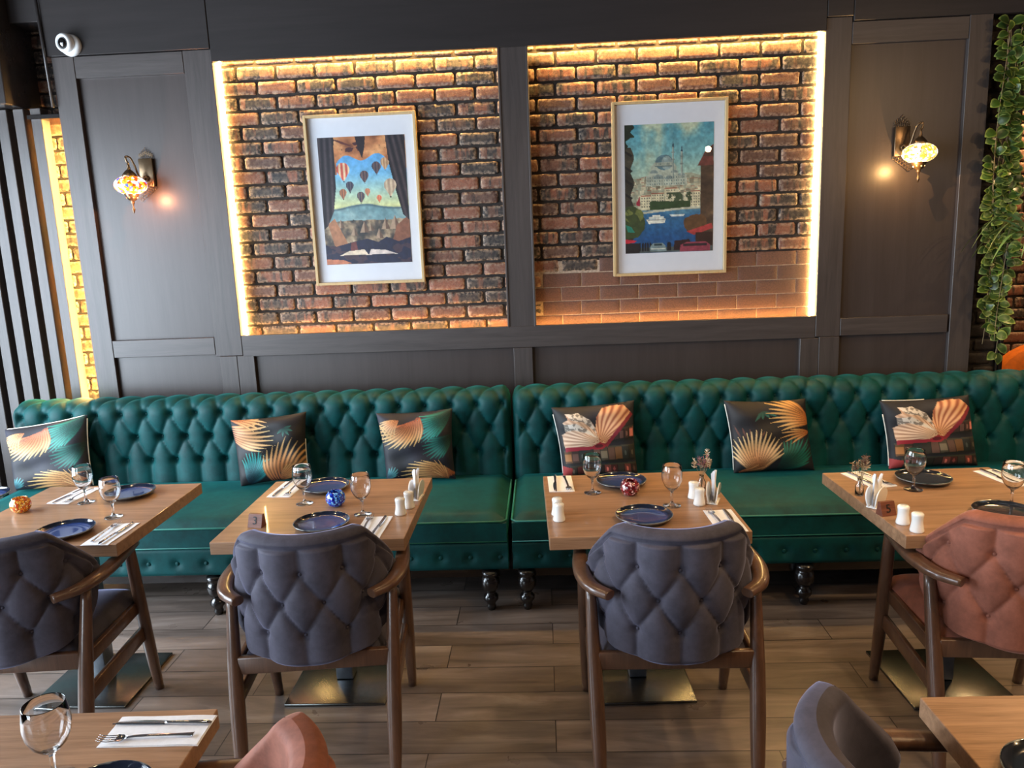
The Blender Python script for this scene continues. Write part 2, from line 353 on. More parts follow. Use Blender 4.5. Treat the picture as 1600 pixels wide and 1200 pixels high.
def bricks(name, mats, x0, x1, zlist, yf, L=.2255, gap=.011, off=0, flat=None, depth=.018, seed=1):
    rg = np.random.RandomState(seed); b = MB()
    for k in range(len(zlist)-1):
        z1, z0 = zlist[k], zlist[k+1]; x = x0-rg.rand()*.01-(L/2 if (k+off) % 2 else 0)
        while x < x1:
            a, c = max(x0, x)+gap/2, min(x1, x+L)-gap/2; xc = x; x += L
            if c-a < .02: continue
            fl = flat is not None and flat(.5*(a+c), .5*(z0+z1))
            zz0, zz1 = z0+gap/2, z1-gap/2
            if fl: a -= gap*.36; c += gap*.36; zz0 -= gap*.36; zz1 += gap*.36
            tone, patch = rg.rand(), rg.rand()*.5-.02; r1, r2 = (.003, .010) if not fl else (.001, .003)
            xs = np.concatenate([[a, a+r1, a+r2], np.linspace(a+r2, c-r2, 9)[1:-1], [c-r2, c-r1, c]])
            zs = np.concatenate([[zz0, zz0+r1, zz0+r2], np.linspace(zz0+r2, zz1-r2, 5)[1:-1], [zz1-r2, zz1-r1, zz1]])
            nx, nz = len(xs), len(zs); dd = (depth, .005 if not fl else .001, 0)
            di = lambda i, n: dd[min(i, n-1-i)] if min(i, n-1-i) < 3 else 0
            P = np.zeros((nx, nz, 3)); Cc = np.zeros((nx, nz, 3)); yo = rg.randn()*(.0022 if not fl else .0004)
            for i in range(nx):
                for j in range(nz):
                    e = min(i, nx-1-i, j, nz-1-j); jt = rg.randn(3)*(.0013 if not fl else .0003)
                    cx = .004 if (min(i, nx-1-i) <= 1 and min(j, nz-1-j) <= 1 and not fl) else 0
                    P[i, j] = (xs[i]+jt[0]+cx*(1 if i < 3 else -1), yf+yo+max(di(i, nx), di(j, nz))+jt[1]*.6, zs[j]+jt[2]+cx*.6*(1 if j < 3 else -1))
                    Cc[i, j] = (tone, (0, 1, .6, .12)[min(e, 3)] if not fl else (0, .3, .1, 0)[min(e, 3)], patch)
            b.grid(P, flip=False, col=Cc, mi=1 if fl else 0)
    return struct(b.build(name, mats))
rows = [2.875]+[2.794-.0815*k for k in range(20)]
bricks('wall_alcove', [M['brick'], M['brick_flat']], -1.80, 1.57, rows, 4.462, seed=3,
       flat=lambda x, z: x > -.1 and z < 1.56+.10*(x > .25)+.05*math.sin(x*9))
struct(MB().box(-1.80, 1.57, 4.473, 4.52, 1.2, 2.9).build('wall_alcove_mortar', M['mortar']))
struct(MB().box(-.05, 1.57, 4.4655, 4.474, 1.2, 1.64).build('wall_alcove_pointing', M['mortar_light']))
rows2 = [3.3-.0815*k for k in range(41)]
bricks('wall_recess', [M['brick']], -3.1, -2.62, rows2, 4.61, seed=5)
board('wall_recess_mortar', -4.2, -2.62, 4.622, 4.70, 0, 3.3, M['mortar'], 0)
bricks('wall_pier', [M['brick_dark']], 2.42, 2.665, rows2, 4.52, seed=6)
board('wall_pier_mortar', 2.42, 2.665, 4.532, 4.62, 0, 3.3, M['mortar'], 0)
board('trim_20', 2.665, 2.690, 4.50, 4.62, 0, 3.3, M['blackwood'])
board('trim_21', 2.648, 2.658, 4.498, 4.522, 0, 3.3, M['steel'], .001)
bricks('wall_alley', [M['brick']], 2.69, 4.4, rows2, 5.35, seed=8)
board('wall_alley_mortar', 2.42, 4.4, 5.362, 5.45, 0, 3.3, M['mortar'], 0)
area('alley_downlight', (3.4, 4.95, 2.9), (0, .25, -1), .3, .2, 22, (1, .62, .28))
# window frames that the daylight comes through
def window(name, P0, ux, w_, h_, n):
    b = MB(); P0 = Vector(P0); ux = Vector(ux); nrm = ux.cross(Vector((0, 0, 1)))
    def bar(u0, u1, v0, v1):
        c = P0+ux*((u0+u1)/2)+Vector((0, 0, (v0+v1)/2)); sx = abs(ux.x)*(u1-u0)+abs(nrm.x)*.06; sy = abs(ux.y)*(u1-u0)+abs(nrm.y)*.06
        b.box(c.x-sx/2, c.x+sx/2, c.y-sy/2, c.y+sy/2, c.z-(v1-v0)/2, c.z+(v1-v0)/2)
    for i in range(n+1): bar(i*w_/n-.03, i*w_/n+.03, 0, h_)
    for v in (0, h_): bar(0, w_, v-.03, v+.03)
    return struct(b.build(name, M['black']))
window('window_1', (-4.04, .9, .4), (0, 1, 0), 2.8, 2.2, 3)
window('window_2', (-4.04, -2.7, .4), (0, 1, 0), 2.8, 2.2, 3)

# slat screen left of the panelling
b = MB()
for k in range(11):
    x1 = -2.828-k*.1; b.box(x1-.062, x1, 4.424, 4.50, 0, 2.615, .003, 1)
b.box(-4.0, -2.95, 4.515, 4.53, 0, 2.615)
tag(b.build('slat_screen', M['paint']), 'dark grey vertical slat screen at the left end of the wall', 'slat screen')

# light strips
def led(pts, label, mat='led', r=.0045):
    o = MB().sweep(pts, r, r, 6).build('led_strip', M[mat]); return tag(o, label, 'light strip')
M['led_low'] = emit('led_strip_low', (1.0, .52, .14, 1), 50)
M['led_side'] = emit('led_strip_side', (1.0, .62, .22, 1), 80)
led([(-1.776, 4.455, 1.275), (-1.776, 4.455, 2.86)], 'warm light strip down the left edge of the brick alcove', 'led_side', .005)
led([(1.547, 4.455, 1.275), (1.547, 4.455, 2.86)], 'warm light strip down the right edge of the brick alcove', 'led_side', .005)
led([(-1.77, 4.432, 2.850), (1.54, 4.432, 2.850)], 'warm light strip along the top of the brick alcove')
led([(-1.77, 4.412, 1.271), (1.54, 4.412, 1.271)], 'dimmer light strip along the bottom of the brick alcove', 'led_low', .004)
led([(-2.722, 4.492, .1), (-2.722, 4.492, 2.54)], 'warm light strip behind the left end of the panelling', 'led', .010)

# ------------------------------------------------------------------ painted prints
class Canvas:
    def __init__(s, w, h, asp=1.0):
        s.w, s.h = w, h; u, v = np.meshgrid(np.linspace(0, 1, w), np.linspace(0, 1, h)); s.u = u; s.v = v*asp; s.asp = asp
        s.a = np.zeros((h, w, 3)); s.rg = np.random.RandomState(4)
    def put(s, m, c, al=1.):
        c = np.array(c, float)/255
        m = m.astype(float)*al if m.dtype == bool else np.clip(m, 0, 1)*al
        s.a = s.a*(1-m[..., None])+(c if c.ndim == 1 else c)*m[..., None]
    def grad(s, m, t, stops):
        t = np.clip(t, 0, 1); c = np.stack([np.interp(t, [q[0] for q in stops], [q[1][i] for q in stops]) for i in range(3)], -1)
        s.put(m, c)
    def noise(s, fx, fy, seed=0):
        r = np.random.RandomState(seed); out = 0; am = 1
        for o in range(4):
            g = r.rand(int(fy*2**o)+2, int(fx*2**o)+2); x = s.u*(g.shape[1]-1.001); y = s.v/s.asp*(g.shape[0]-1.001)
            i, j = x.astype(int), y.astype(int); fx_, fy_ = x-i, y-j
            out = out+am*((g[j, i]*(1-fx_)+g[j, i+1]*fx_)*(1-fy_)+(g[j+1, i]*(1-fx_)+g[j+1, i+1]*fx_)*fy_); am *= .5
        return out/1.875
    def poly(s, pts, c, al=1.):
        m = np.zeros(s.u.shape, bool); n = len(pts)
        for i in range(n):
            x0, y0 = pts[i]; x1, y1 = pts[(i+1) % n]
            if y0 == y1: continue
            m ^= ((y0 > s.v) != (y1 > s.v)) & (s.u < (x1-x0)*(s.v-y0)/(y1-y0)+x0)
        if c is not None: s.put(m, c, al)
        return m
    def ell(s, x, y, rx, ry, c=None, al=1.):
        m = ((s.u-x)/rx)**2+((s.v-y)/ry)**2 < 1
        if c is not None: s.put(m, c, al)
        return m
    def rect(s, x0, y0, x1, y1, c, al=1.): s.put((s.u > x0) & (s.u < x1) & (s.v > y0) & (s.v < y1), c, al)
    def lens(s, p0, p1, wd, c0, c1, bend=0., dk=.25):
        p0 = np.array(p0); p1 = np.array(p1); d = p1-p0; L = np.hypot(*d); d /= L; nn = np.array([-d[1], d[0]])
        x = s.u-p0[0]; y = s.v-p0[1]; t = (x*d[0]+y*d[1])/L; q = x*nn[0]+y*nn[1]-bend*L*np.sin(PI*np.clip(t, 0, 1))
        wv = wd*np.sin(PI*np.clip(t, 0, 1)**.8)
        m = (t > 0) & (t < 1) & (np.abs(q) < wv); rel = np.abs(q)/(wv+1e-6)
        c = np.array(c0)*(1-np.clip(t, 0, 1))[..., None]+np.array(c1)*np.clip(t, 0, 1)[..., None]; s.put(m, c*(1-dk*rel[..., None]))
    def frond(s, base, ang, L, n, ll, wd, c0, c1, curve=.3, spread=(70, 25), sides=(1, -1), droop=0.):
        a = math.radians(ang); p = np.array(base, float)
        for i in range(n):
            f = i/(n-1); a2 = a+curve*f; p = p+np.array([math.cos(a2), math.sin(a2)])*L/n
            for sd in sides:
                an = a2+sd*math.radians(spread[0]*(1-f)+spread[1]*f); l = ll*(.45+.55*math.sin(PI*min(1, .25+f*.75)))*(1-.12*s.rg.rand())
                s.lens(p, p+np.array([math.cos(an), math.sin(an)+droop])*l, wd, c0, c1, .06*sd)
def print_grid(cv, pos, mat, name, parent):
    P = np.array([[pos(u, 1-v/cv.asp) for u, v in zip(ru, rv)] for ru, rv in zip(cv.u, cv.v)])
    return MB().grid(P, col=s2l(np.clip(cv.a, 0, 1))).build(name, mat, parent)

def paint_balloons():
    c = Canvas(170, 240, 1.42); A = 1.42
    c.grad(c.u > -1, c.v/A/.56, [(0, (70, 140, 205)), (.5, (110, 175, 215)), (1, (215, 215, 150))])
    rn = c.noise(4, 6, 3)
    # valley
    ridge = A*(.548+.010*np.sin(c.u*9)-.014*np.exp(-((c.u-.42)/.2)**4))
    c.grad(c.v > ridge, rn, [(0, (70, 110, 120)), (.5, (120, 155, 160)), (1, (185, 200, 190))])
    c.put(np.exp(-((c.v-ridge-.01)/.012)**2)*.8, (70, 95, 105))
    low = c.v > A*(.64+.03*c.noise(7, 3, 5)); nn = c.noise(14, 16, 9)
    c.grad(low, nn, [(.2, (40, 45, 50)), (.45, (95, 85, 75)), (.6, (150, 130, 105)), (.85, (215, 195, 165))])
    for x, y, s_ in ((.2, .64, .07), (.47, .66, .09), (.55, .68, .06), (.72, .64, .09), (.83, .62, .11), (.35, .70, .07), (.64, .72, .08)):
        c.poly([(x, A*y), (x+s_*.6, A*(y+s_)), (x-s_*.6, A*(y+s_))], (100+80*s_, 84, 70)); c.poly([(x, A*y), (x, A*(y+s_)), (x-s_*.6, A*(y+s_))], (165, 140, 118))
    # cave rock
    arch = A*(.155+.55*np.abs(c.u-.52)**2.2+.03*np.sin(c.u*16))
    rk = (c.v < arch) | ((c.u < .2) & (c.v < A*.29))
    c.grad(rk, c.noise(5, 12, 12), [(.2, (120, 70, 45)), (.5, (190, 125, 80)), (.8, (228, 175, 120))])
    c.put(rk & (c.noise(8, 20, 2) < .33), (70, 35, 40)); c.lens((.17, .02), (.42, .12), .012, (90, 45, 45), (120, 60, 50))
    c.poly([(.05, A*.68), (.13, A*.63), (.27, A*.84), (.12, A*.88)], (165, 115, 85)); c.poly([(1, A*.62), (.85, A*.70), (.78, A*.84), (1, A*.9)], (130, 85, 66))
    # lantern
    c.poly([(.43, 0), (.55, 0), (.535, .12), (.5, .245), (.455, .12)], (36, 26, 34))
    # curtains
    m = c.poly([(0, 0), (.185, 0), (.175, .55), (.13, .82), (.05, .98), (0, 1.02)], None); c.grad(m, .5+.5*np.sin(c.u*95+c.v*3), [(0, (22, 20, 28)), (1, (66, 56, 62))])
    m = c.poly([(.775, 0), (1, 0), (1, .95), (.93, .88), (.86, .60), (.80, .3)], None); c.grad(m, .5+.5*np.sin(c.u*90-c.v*18), [(0, (22, 20, 28)), (1, (70, 58, 62))])
    # seats and cushions
    c.poly([(.1, A*.86), (.34, A*.82), (.5, A*.80), (.62, A*.83), (.72, A*.79), (.86, A*.83), (1, A*.80), (1, A), (0, A), (0, A*.84)], (34, 38, 62))
    c.put((c.v > A*.84) & (c.noise(6, 14, 21) > .6), (66, 50, 62)); c.poly([(.30, A*.83), (.36, A*.82), (.38, A*.90), (.29, A*.90)], (110, 60, 60))
    c.poly([(.16, A*.93), (.27, A*.895), (.45, A*.885), (.5, A*.93), (.35, A*.925)], (225, 205, 180)); c.poly([(.5, A*.93), (.53, A*.885), (.7, A*.895), (.84, A*.93), (.66, A*.925)], (215, 200, 190))
    c.poly([(0, A*.955), (.2, A*.965), (.3, A*.995), (0, A)], (190, 120, 90))
    # balloons
    for x, y, r, c1, c2 in ((.27, .25, .075, (225, 205, 165), (190, 70, 60)), (.655, .235, .052, (105, 85, 85), (60, 52, 66)), (.51, .30, .050, (115, 90, 85), (66, 55, 66)),
                            (.335, .375, .045, (90, 85, 95), (50, 50, 70)), (.25, .43, .042, (185, 120, 80), (120, 85, 75)), (.455, .46, .046, (125, 105, 95), (60, 60, 80)),
                            (.535, .425, .032, (215, 150, 110), (175, 110, 85)), (.665, .48, .030, (220, 140, 100), (190, 90, 70)), (.80, .385, .072, (205, 185, 155), (165, 140, 120)),
                            (.755, .205, .05, (205, 170, 130), (160, 120, 90))):
        yy = A*y; m = c.ell(x, yy, r, r) | c.poly([(x-r*.93, yy+r*.35), (x+r*.93, yy+r*.35), (x+r*.14, yy+r*1.65), (x-r*.14, yy+r*1.65)], None)
        if y == .205: m = m & (c.v > arch)
        c.grad(m, .5+.5*np.sin((c.u-x)/r*9), [(0, c2), (1, c1)]); c.rect(x-r*.12, yy+r*1.7, x+r*.12, yy+r*1.9, (50, 35, 30))
    c.a *= (.82+.36*c.noise(30, 42, 77))[..., None]; return c
def paint_harbour():
    c = Canvas(170, 244, 1.43); A = 1.43
    c.grad(c.u > -1, c.v/A/.45, [(0, (70, 140, 160)), (.5, (110, 165, 170)), (1, (175, 190, 165))])
    cl = c.noise(3, 3, 31)*.65+c.noise(9, 8, 33)*.35; c.put(np.clip((cl-.47)*5, 0, 1)*.8*(c.v < A*.5), (208, 208, 170))
    rg = np.random.RandomState(9)
    # hill city
    c.poly([(0, A*.42), (.15, A*.41), (.2, A*.40), (.75, A*.38), (1, A*.44), (1, A*.68), (0, A*.68)], (150, 155, 135))
    for i in range(260):
        x, y = rg.rand(), .40+rg.rand()*.24; w_, h_ = .02+.035*rg.rand(), .012+.022*rg.rand(); g = 115+100*rg.rand(); c.rect(x, A*y, x+w_, A*(y+h_), (g, g*.97, g*.82)); 
        if rg.rand() < .6: c.rect(x, A*(y-.004), x+w_, A*y, (150, 90, 72))
    # mosque
    st, sh = (168, 176, 160), (96, 116, 116)
    c.rect(.24, A*.395, .70, A*.475, st); c.rect(.27, A*.36, .60, A*.40, st); c.ell(.44, A*.345, .145, .10, st); c.ell(.445, A*.295, .10, .085, (84, 116, 126)); c.ell(.475, A*.30, .062, .075, (140, 160, 158))
    c.rect(.345, A*.295, .545, A*.318, st); c.rect(.34, A*.318, .55, A*.326, sh)
    for k in range(9): c.rect(.352+k*.022, A*.299, .360+k*.022, A*.314, sh)
    for x, y, r in ((.33, .375, .045), (.56, .378, .04), (.38, .42, .06), (.50, .425, .05), (.64, .40, .04)):
        c.ell(x, A*y, r, r*.8, (128, 145, 142)); c.rect(x-r, A*y, x+r, A*y+r*.7, st)
    for k in range(16):
        for y in (.405, .43, .455): c.rect(.255+k*.027, A*y, .264+k*.027, A*(y+.012), sh)
    c.rect(.452, A*.235, .458, A*.26, sh)
    for x, t in ((.545, .13), (.642, .165)):
        c.poly([(x, A*t), (x+.013, A*(t+.055)), (x-.013, A*(t+.055))], (42, 66, 84)); c.rect(x-.011, A*(t+.05), x+.011, A*.42, (150, 160, 150)); c.rect(x+.003, A*(t+.05), x+.011, A*.42, sh)
        for y in (t+.085, t+.14): c.rect(x-.020, A*y, x+.020, A*(y+.008), (110, 124, 120))
    # lower buildings, trees
    for x0, x1, y0 in ((.18, .30, .555), (.30, .45, .535), (.74, .86, .53), (.46, .6, .50)):
        c.rect(x0, A*y0, x1-.01, A*.655, (205, 198, 165)); c.rect(x0, A*(y0-.008), x1-.01, A*y0, (150, 84, 66))
        for k in range(int((x1-x0)/.028)):
            for q in range(int((.65-y0)/.022)): c.rect(x0+.008+k*.028, A*(y0+.008+q*.022), x0+.020+k*.028, A*(y0+.018+q*.022), (84, 88, 84))
    tn = c.noise(14, 18, 41)
    c.put((c.v > A*(.585+.02*c.noise(9, 2, 8))) & (c.v < A*.66) & (c.u > .28) & (c.u < .74), (46, 70, 44)); c.put((c.v > A*.53) & (c.v < A*.60) & (c.u > .48) & (c.u < .76) & (tn > .5), (60, 76, 56))
    # bridge, water
    c.grad(c.v > A*.665, (c.v/A-.665)*4+.3*c.noise(4, 50, 51), [(0, (120, 160, 165)), (.3, (50, 105, 145)), (1, (30, 78, 128))])
    c.poly([(.2, A*.675), (.5, A*.655), (.9, A*.64), (.9, A*.655), (.5, A*.672), (.2, A*.69)], (185, 185, 165))
    c.poly([(.24, A*.735), (.46, A*.73), (.45, A*.765), (.27, A*.77)], (225, 225, 210)); c.rect(.27, A*.715, .44, A*.732, (205, 210, 200)); c.rect(.31, A*.70, .40, A*.716, (230, 230, 215)); c.rect(.26, A*.738, .45, A*.744, (60, 80, 90))
    c.poly([(.50, A*.70), (.68, A*.70), (.66, A*.72), (.53, A*.72)], (200, 210, 205))
    # left and right street fronts
    c.grad(((c.u < .085+.02*np.sin(c.v*22)) & (c.v > A*.17)), c.noise(6, 14, 61), [(.2, (28, 30, 30)), (.7, (66, 62, 52)), (1, (130, 112, 80))])
    c.put((c.u < .09-.11*(c.v/A-.0)*4*(c.v > .14)+.02*np.sin(c.v*60)) & (c.v < A*.2), (28, 42, 32))
    for y in (.19, .31, .41, .52): c.poly([(0, A*y), (.09, A*(y+.04)), (.07, A*(y+.055)), (0, A*(y+.02))], (22, 26, 28))
    c.put(((c.u-.06)/.17)**2+((c.v/A-.76)/.13)**2+.5*(tn-.5) < 1, (58, 72, 42)); c.put((((c.u-.1)/.11)**2+((c.v/A-.70)/.06)**2 < 1) & (tn > .5), (104, 112, 60))
    c.grad((c.u > .855) & (c.v > A*.30), c.noise(5, 16, 62), [(.2, (38, 30, 28)), (.7, (84, 66, 52)), (1, (130, 104, 76))]); c.poly([(.82, A*.33), (.92, A*.20), (1, A*.17), (1, A*.33)], (104, 56, 52)); c.poly([(.88, A*.26), (.93, A*.215), (1, A*.18), (1, A*.26)], (72, 50, 46))
    c.put(((c.u-.80)/.13)**2+((c.v/A-.78)/.075)**2+.7*(tn-.5) < 1, (92, 66, 44))
    c.poly([(.70, A*.84), (.98, A*.78), (1, A*.82), (.78, A*.87)], (165, 60, 60)); c.rect(.80, A*.85, 1, A, (52, 34, 32))
    c.poly([(0, A*.77), (.07, A*.79), (.11, A*.835), (.03, A*.83)], (40, 130, 110)); c.poly([(0, A*.885), (.13, A*.90), (.10, A*.915), (0, A*.92)], (190, 44, 60)); c.poly([(.13, A*.60), (.17, A*.55), (.17, A*.63), (.13, A*.62)], (150, 40, 60))
    # quay with people and cars
    c.rect(0, A*.955, 1, A, (74, 84, 84)); c.put((c.u < .16) & (c.v > A*.92), (36, 34, 36))
    for x in (.165, .2, .23, .255, .285, .49, .51): c.ell(x, A*.925, .009, .011, (24, 26, 32)); c.rect(x-.012, A*.93, x+.012, A*.985, (26, 28, 34))
    c.poly([(.28, A*.99), (.285, A*.95), (.32, A*.925), (.43, A*.925), (.46, A*.95), (.47, A*.99)], (120, 140, 142)); c.rect(.33, A*.93, .42, A*.945, (40, 60, 66)); c.rect(.29, A*.965, .46, A*.975, (200, 205, 195))
    c.poly([(.55, A*.985), (.56, A*.91), (.73, A*.90), (.76, A*.95), (.76, A*.985)], (44, 28, 32)); c.poly([(.62, A), (.63, A*.945), (.70, A*.925), (.92, A*.925), (.97, A*.95), (.97, A)], (140, 62, 78)); c.rect(.66, A*.935, .93, A*.955, (50, 38, 46))
    c.a *= (.76+.48*c.noise(34, 48, 78))[..., None]; return c
def picture(x0, x1, z0, z1, px0, px1, pz0, pz1, cv, label):
    t = thing('framed_picture', ((x0+x1)/2, 4.46, (z0+z1)/2)); cx, cz = (x0+x1)/2, (z0+z1)/2
    a, c = (x1-x0)/2, (z1-z0)/2; f = .0155; b = MB(); y0, y1 = -.040, -.001
    b.box(-a, -a+f, y0, y1, -c, c, .0015, 1).box(a-f, a, y0, y1, -c, c, .0015, 1).box(-a+f, a-f, y0, y1, c-f, c, .0015, 1).box(-a+f, a-f, y0, y1, -c, -c+f, .0015, 1)
    b.build('frame', M['frame'], t)
    MB().box(-a+f, a-f, -.016, -.004, -c+f, c-f).build('mount_card', M['mat_white'], t)
    print_grid(cv, lambda u, v: (px0-cx+(px1-px0)*u, -.0172, pz0-cz+(pz1-pz0)*v), M['print'], 'print', t)
    MB().box(-a+f, a-f, -.030, -.028, -c+f, c-f).build('glass_pane', M['pane'], t)
    tag(t, label, 'picture')
picture(-1.321, -.682, 1.5525, 2.506, -1.254, -.752, 1.670, 2.384, paint_balloons(), 'pale wood framed picture of hot air balloons over a rocky valley')
picture(.415, 1.056, 1.542, 2.501, .486, .983, 1.669, 2.377, paint_harbour(), 'pale wood framed picture of a domed mosque above a blue harbour')

# ------------------------------------------------------------------ sofas
def catmull_prof(pts, ds):
    q = np.array(spline(pts, 24)); d = np.concatenate([[0], np.cumsum(np.hypot(*np.diff(q, axis=0).T))])
    n = int(d[-1]/ds)+1; t = np.linspace(0, d[-1], n); return np.interp(t, d, q[:, 0]), np.interp(t, d, q[:, 1]), t
def tuft(p, q, e=.55): return (np.abs(np.sin(PI*p))*np.abs(np.sin(PI*q)))**e
def make_sofa(name, x0, x1, label, btn0, legs):
    t = thing(name, ((x0+x1)/2, 3.8, 0)); cx = (x0+x1)/2; w = (x1-x0)/2
    # tufted backrest: profile goes from the seat up, over the roll and down the rear
    py, pz, ps = catmull_prof([(.285, .40), (.288, .50), (.296, .62), (.298, .755), (.288, .86), (.292, .905), (.325, .938), (.40, .950), (.47, .93), (.505, .86), (.515, .70), (.52, .42)], .0085)
    i1 = np.argmin(np.abs(pz[:len(pz)//2]-.887)); s1 = ps[i1]; i3 = np.argmin(np.abs(pz[:len(pz)//3]-.612)); s3 = ps[i3]; bb = (s1-s3)/2; a = .1445
    ty = np.gradient(py); tz = np.gradient(pz); L = np.hypot(ty, tz); ny, nz = -tz/L, ty/L
    nx = int(2*w/.0085); xs = np.linspace(-w, w, nx)
    Sg = np.clip(ps, s3, s1+bb); k = (Sg-s1)/bb
    X = (xs[None, :]+cx-btn0)/a; K = k[:, None]; p = X-K/2; q = X+K/2
    h = tuft(p, q, .36)*.028
    pit = np.zeros_like(h)
    for kk in (-2, -1, 0):
        r = X-kk/2.; dx = (r-np.round(r))*a; dy = (ps-(s1+kk*bb))[:, None]; pit += np.exp(-(dx**2+dy**2)/(2*.015**2))
    h = h*(1-.35*np.clip((ps-s1)/bb, 0, 1)[:, None])-.028*pit
    front = 1/(1+np.exp((ps-(s1+bb*1.9))/.03)); h = h*front[:, None]+.012*(1-front[:, None])
    sbot = np.clip((ps-ps[0])/.05, 0, 1)[:, None]; h = h*(.35+.65*sbot)
    ex = np.clip((w-np.abs(xs))/.045, 0, 1); rnd = np.sqrt(np.clip(1-(1-ex)**2, 0, 1)); cyc, czc = .41, .70
    h = h*np.clip((w-np.abs(xs))/.03, 0, 1)[None, :]
    PY = py[:, None]+ny[:, None]*h; PZ = pz[:, None]+nz[:, None]*h
    inset = (.040*(1-rnd))[None, :]; PY = PY-ny[:, None]*inset; PZ = PZ-nz[:, None]*inset
    P = np.stack([np.broadcast_to(xs, PY.shape), PY, PZ], -1); mb = MB().grid(P)
    for sgn, j in ((-1, 0), (1, nx-1)):
        ring = P[:, j]; cc = np.array([sgn*w, cyc, czc]); mb.grid(np.stack([ring, ring*.5+cc*.5, ring*.02+cc*.98]))
    mb.box(-w+.02, w-.02, .33, .50, .215, .45)
    for kk in (-2, -1, 0):                                          # covered buttons belong to the tufting
        xb = btn0-cx+kk*a/2; n_ = int(math.ceil((-w+.05-xb)/a)); xb += n_*a; ii = np.argmin(np.abs(ps-(s1+kk*bb)))
        while xb < w-.04:
            c = Vector((xb, py[ii]+ny[ii]*-.022, pz[ii]+nz[ii]*-.022)); R_ = Matrix.Translation(c) @ Vector((0, ny[ii], nz[ii])).to_track_quat('Z', 'Y').to_matrix().to_4x4()
            pr = [(.0001, .005), (.005, .0045), (.0085, .002), (.0095, -.002)]; n0 = len(mb.v); mb.lathe(pr, n=10)
            for i in range(n0, len(mb.v)): mb.v[i] = tuple(R_ @ Vector(mb.v[i]))
            xb += a
    mb.build('backrest', M['teal'], t)
    # seat cushion with piping
    n1, n2 = 60, 26; xs2 = np.linspace(-1, 1, n1); yy = np.linspace(-1, 1, n2); hw, hd, zc, th = w-.006, .345, .425, .068
    def rs(u, rr, half): return np.sqrt(np.clip(1-np.clip((np.abs(u)*half-(half-rr))/rr, 0, 1)**2, 0, 1))
    top = []; bot = []
    for v in yy:
        rx = rs(xs2, .05, hw); ry = rs(v, .05, hd); e = np.minimum(rx, ry)
        crown = .012*(1-xs2**6)*(1-v**4)
        top.append(np.stack([xs2*hw, np.full(n1, v*hd-.045), zc+.028+(th-.028)*e*.5+(th-.028)*.5*e**2+crown-.006], -1))
        bot.append(np.stack([xs2*hw, np.full(n1, v*hd-.045), zc-th*e-.004*0], -1))
    top, bot = np.array(top), np.array(bot); cu = MB().grid(top)
    side = lambda A, B: cu.grid(np.stack([A, A*.67+B*.33+np.array([0, 0, 0]), A*.33+B*.67, B]))
    bot[..., 2] = zc-th
    side(top[0], bot[0]); side(top[-1], bot[-1]); side(top[:, 0], bot[:, 0]); side(top[:, -1], bot[:, -1]); cu.grid(bot[::25])
    cuo = cu.build('seat_cushion', M['teal'], t)
    zp = zc+.030; pts = [(-hw+.0, .25, zp), (-hw, -hd-.015, zp), (-hw+.02, -hd-.043, zp), (0, -hd-.046, zp), (hw-.02, -hd-.043, zp), (hw, -hd-.015, zp), (hw, .25, zp)]
    MB().sweep(pts, .005, .005, 8).build('piping', M['tealpipe'], cuo)
    # apron with one row of buttons
    nx3 = int(2*w/.012); xa = np.linspace(-w+.004, w-.004, nx3); za = np.linspace(.205, .354, 16); A = []
    for z in za:
        edge = math.sqrt(max(0, 1-((abs(z-.2795)-.0545)/.02)**2)) if abs(z-.2795) > .0545 else 1
        r = (xa+cx-btn0)/a; dx = (r-np.round(r))*a; dip = .014*np.exp(-(dx**2+(z-.272)**2)/(2*.016**2))+.004*np.exp(-(dx/.006)**2)*0
        A.append(np.stack([xa, -.365-.022*edge+dip, np.full(nx3, z)], -1))
    ap = MB().grid(np.array(A)); ap.box(-w+.004, w-.004, -.366, -.30, .205, .354); ap.box(-w+.03, w-.03, -.31, .33, .20, .35)
    xb = btn0-cx+math.ceil((-w+.05-btn0+cx)/a)*a
    while xb < w-.04:
        n0 = len(ap.v); ap.lathe([(.0001, .005), (.006, .0045), (.010, .002), (.011, -.003)], n=12); R_ = Matrix.Translation((xb, -.377, .272)) @ Matrix.Rotation(PI/2, 4, 'X')
        for i in range(n0, len(ap.v)): ap.v[i] = tuple(R_ @ Vector(ap.v[i]))
        xb += a
    apo = ap.build('apron', M['teal'], t)
    MB().sweep([(-w+.006, -.387, .3555), (w-.006, -.387, .3555)], .004, .004, 8).build('piping', M['tealpipe'], apo)
    prof = [(.0001, 0), (.017, 0), (.020, .012), (.024, .02), (.020, .028), (.024, .04), (.036, .055), (.036, .072), (.024, .085), (.020, .092), (.030, .10), (.044, .125), (.046, .15), (.038, .168), (.030, .176), (.040, .182), (.040, .202), (.0001, .202)]
    for lx, ly in legs: MB().lathe(prof, n=24).build('leg', M['blackwood'], t, loc=(lx-cx, ly-3.8, 0))
    b = MB()
    for sx in (-1, 1): b.box(sx*w*.97-.04, sx*w*.97+.04, -.30, .30, .17, .204)
    b.box(-w+.05, w-.05, -.33, -.30, .150, .204); b.build('base_frame', M['blackwood'], t)
    return tag(t, label, 'sofa', 'green tufted sofas along the wall')
make_sofa('tufted_sofa', -3.045, -.200, 'dark green velvet tufted sofa, the left one, at the end with the slat screen', -.530, [(-2.94, 3.43), (-1.654, 3.43), (-.295, 3.43), (-2.94, 4.2), (-.295, 4.2)])
make_sofa('tufted_sofa', -.186, 2.70, 'dark green velvet tufted sofa, the right one, reaching the hanging greenery', .096, [(-.118, 3.43), (1.208, 3.43), (2.58, 3.43), (-.118, 4.2), (2.58, 4.2)])

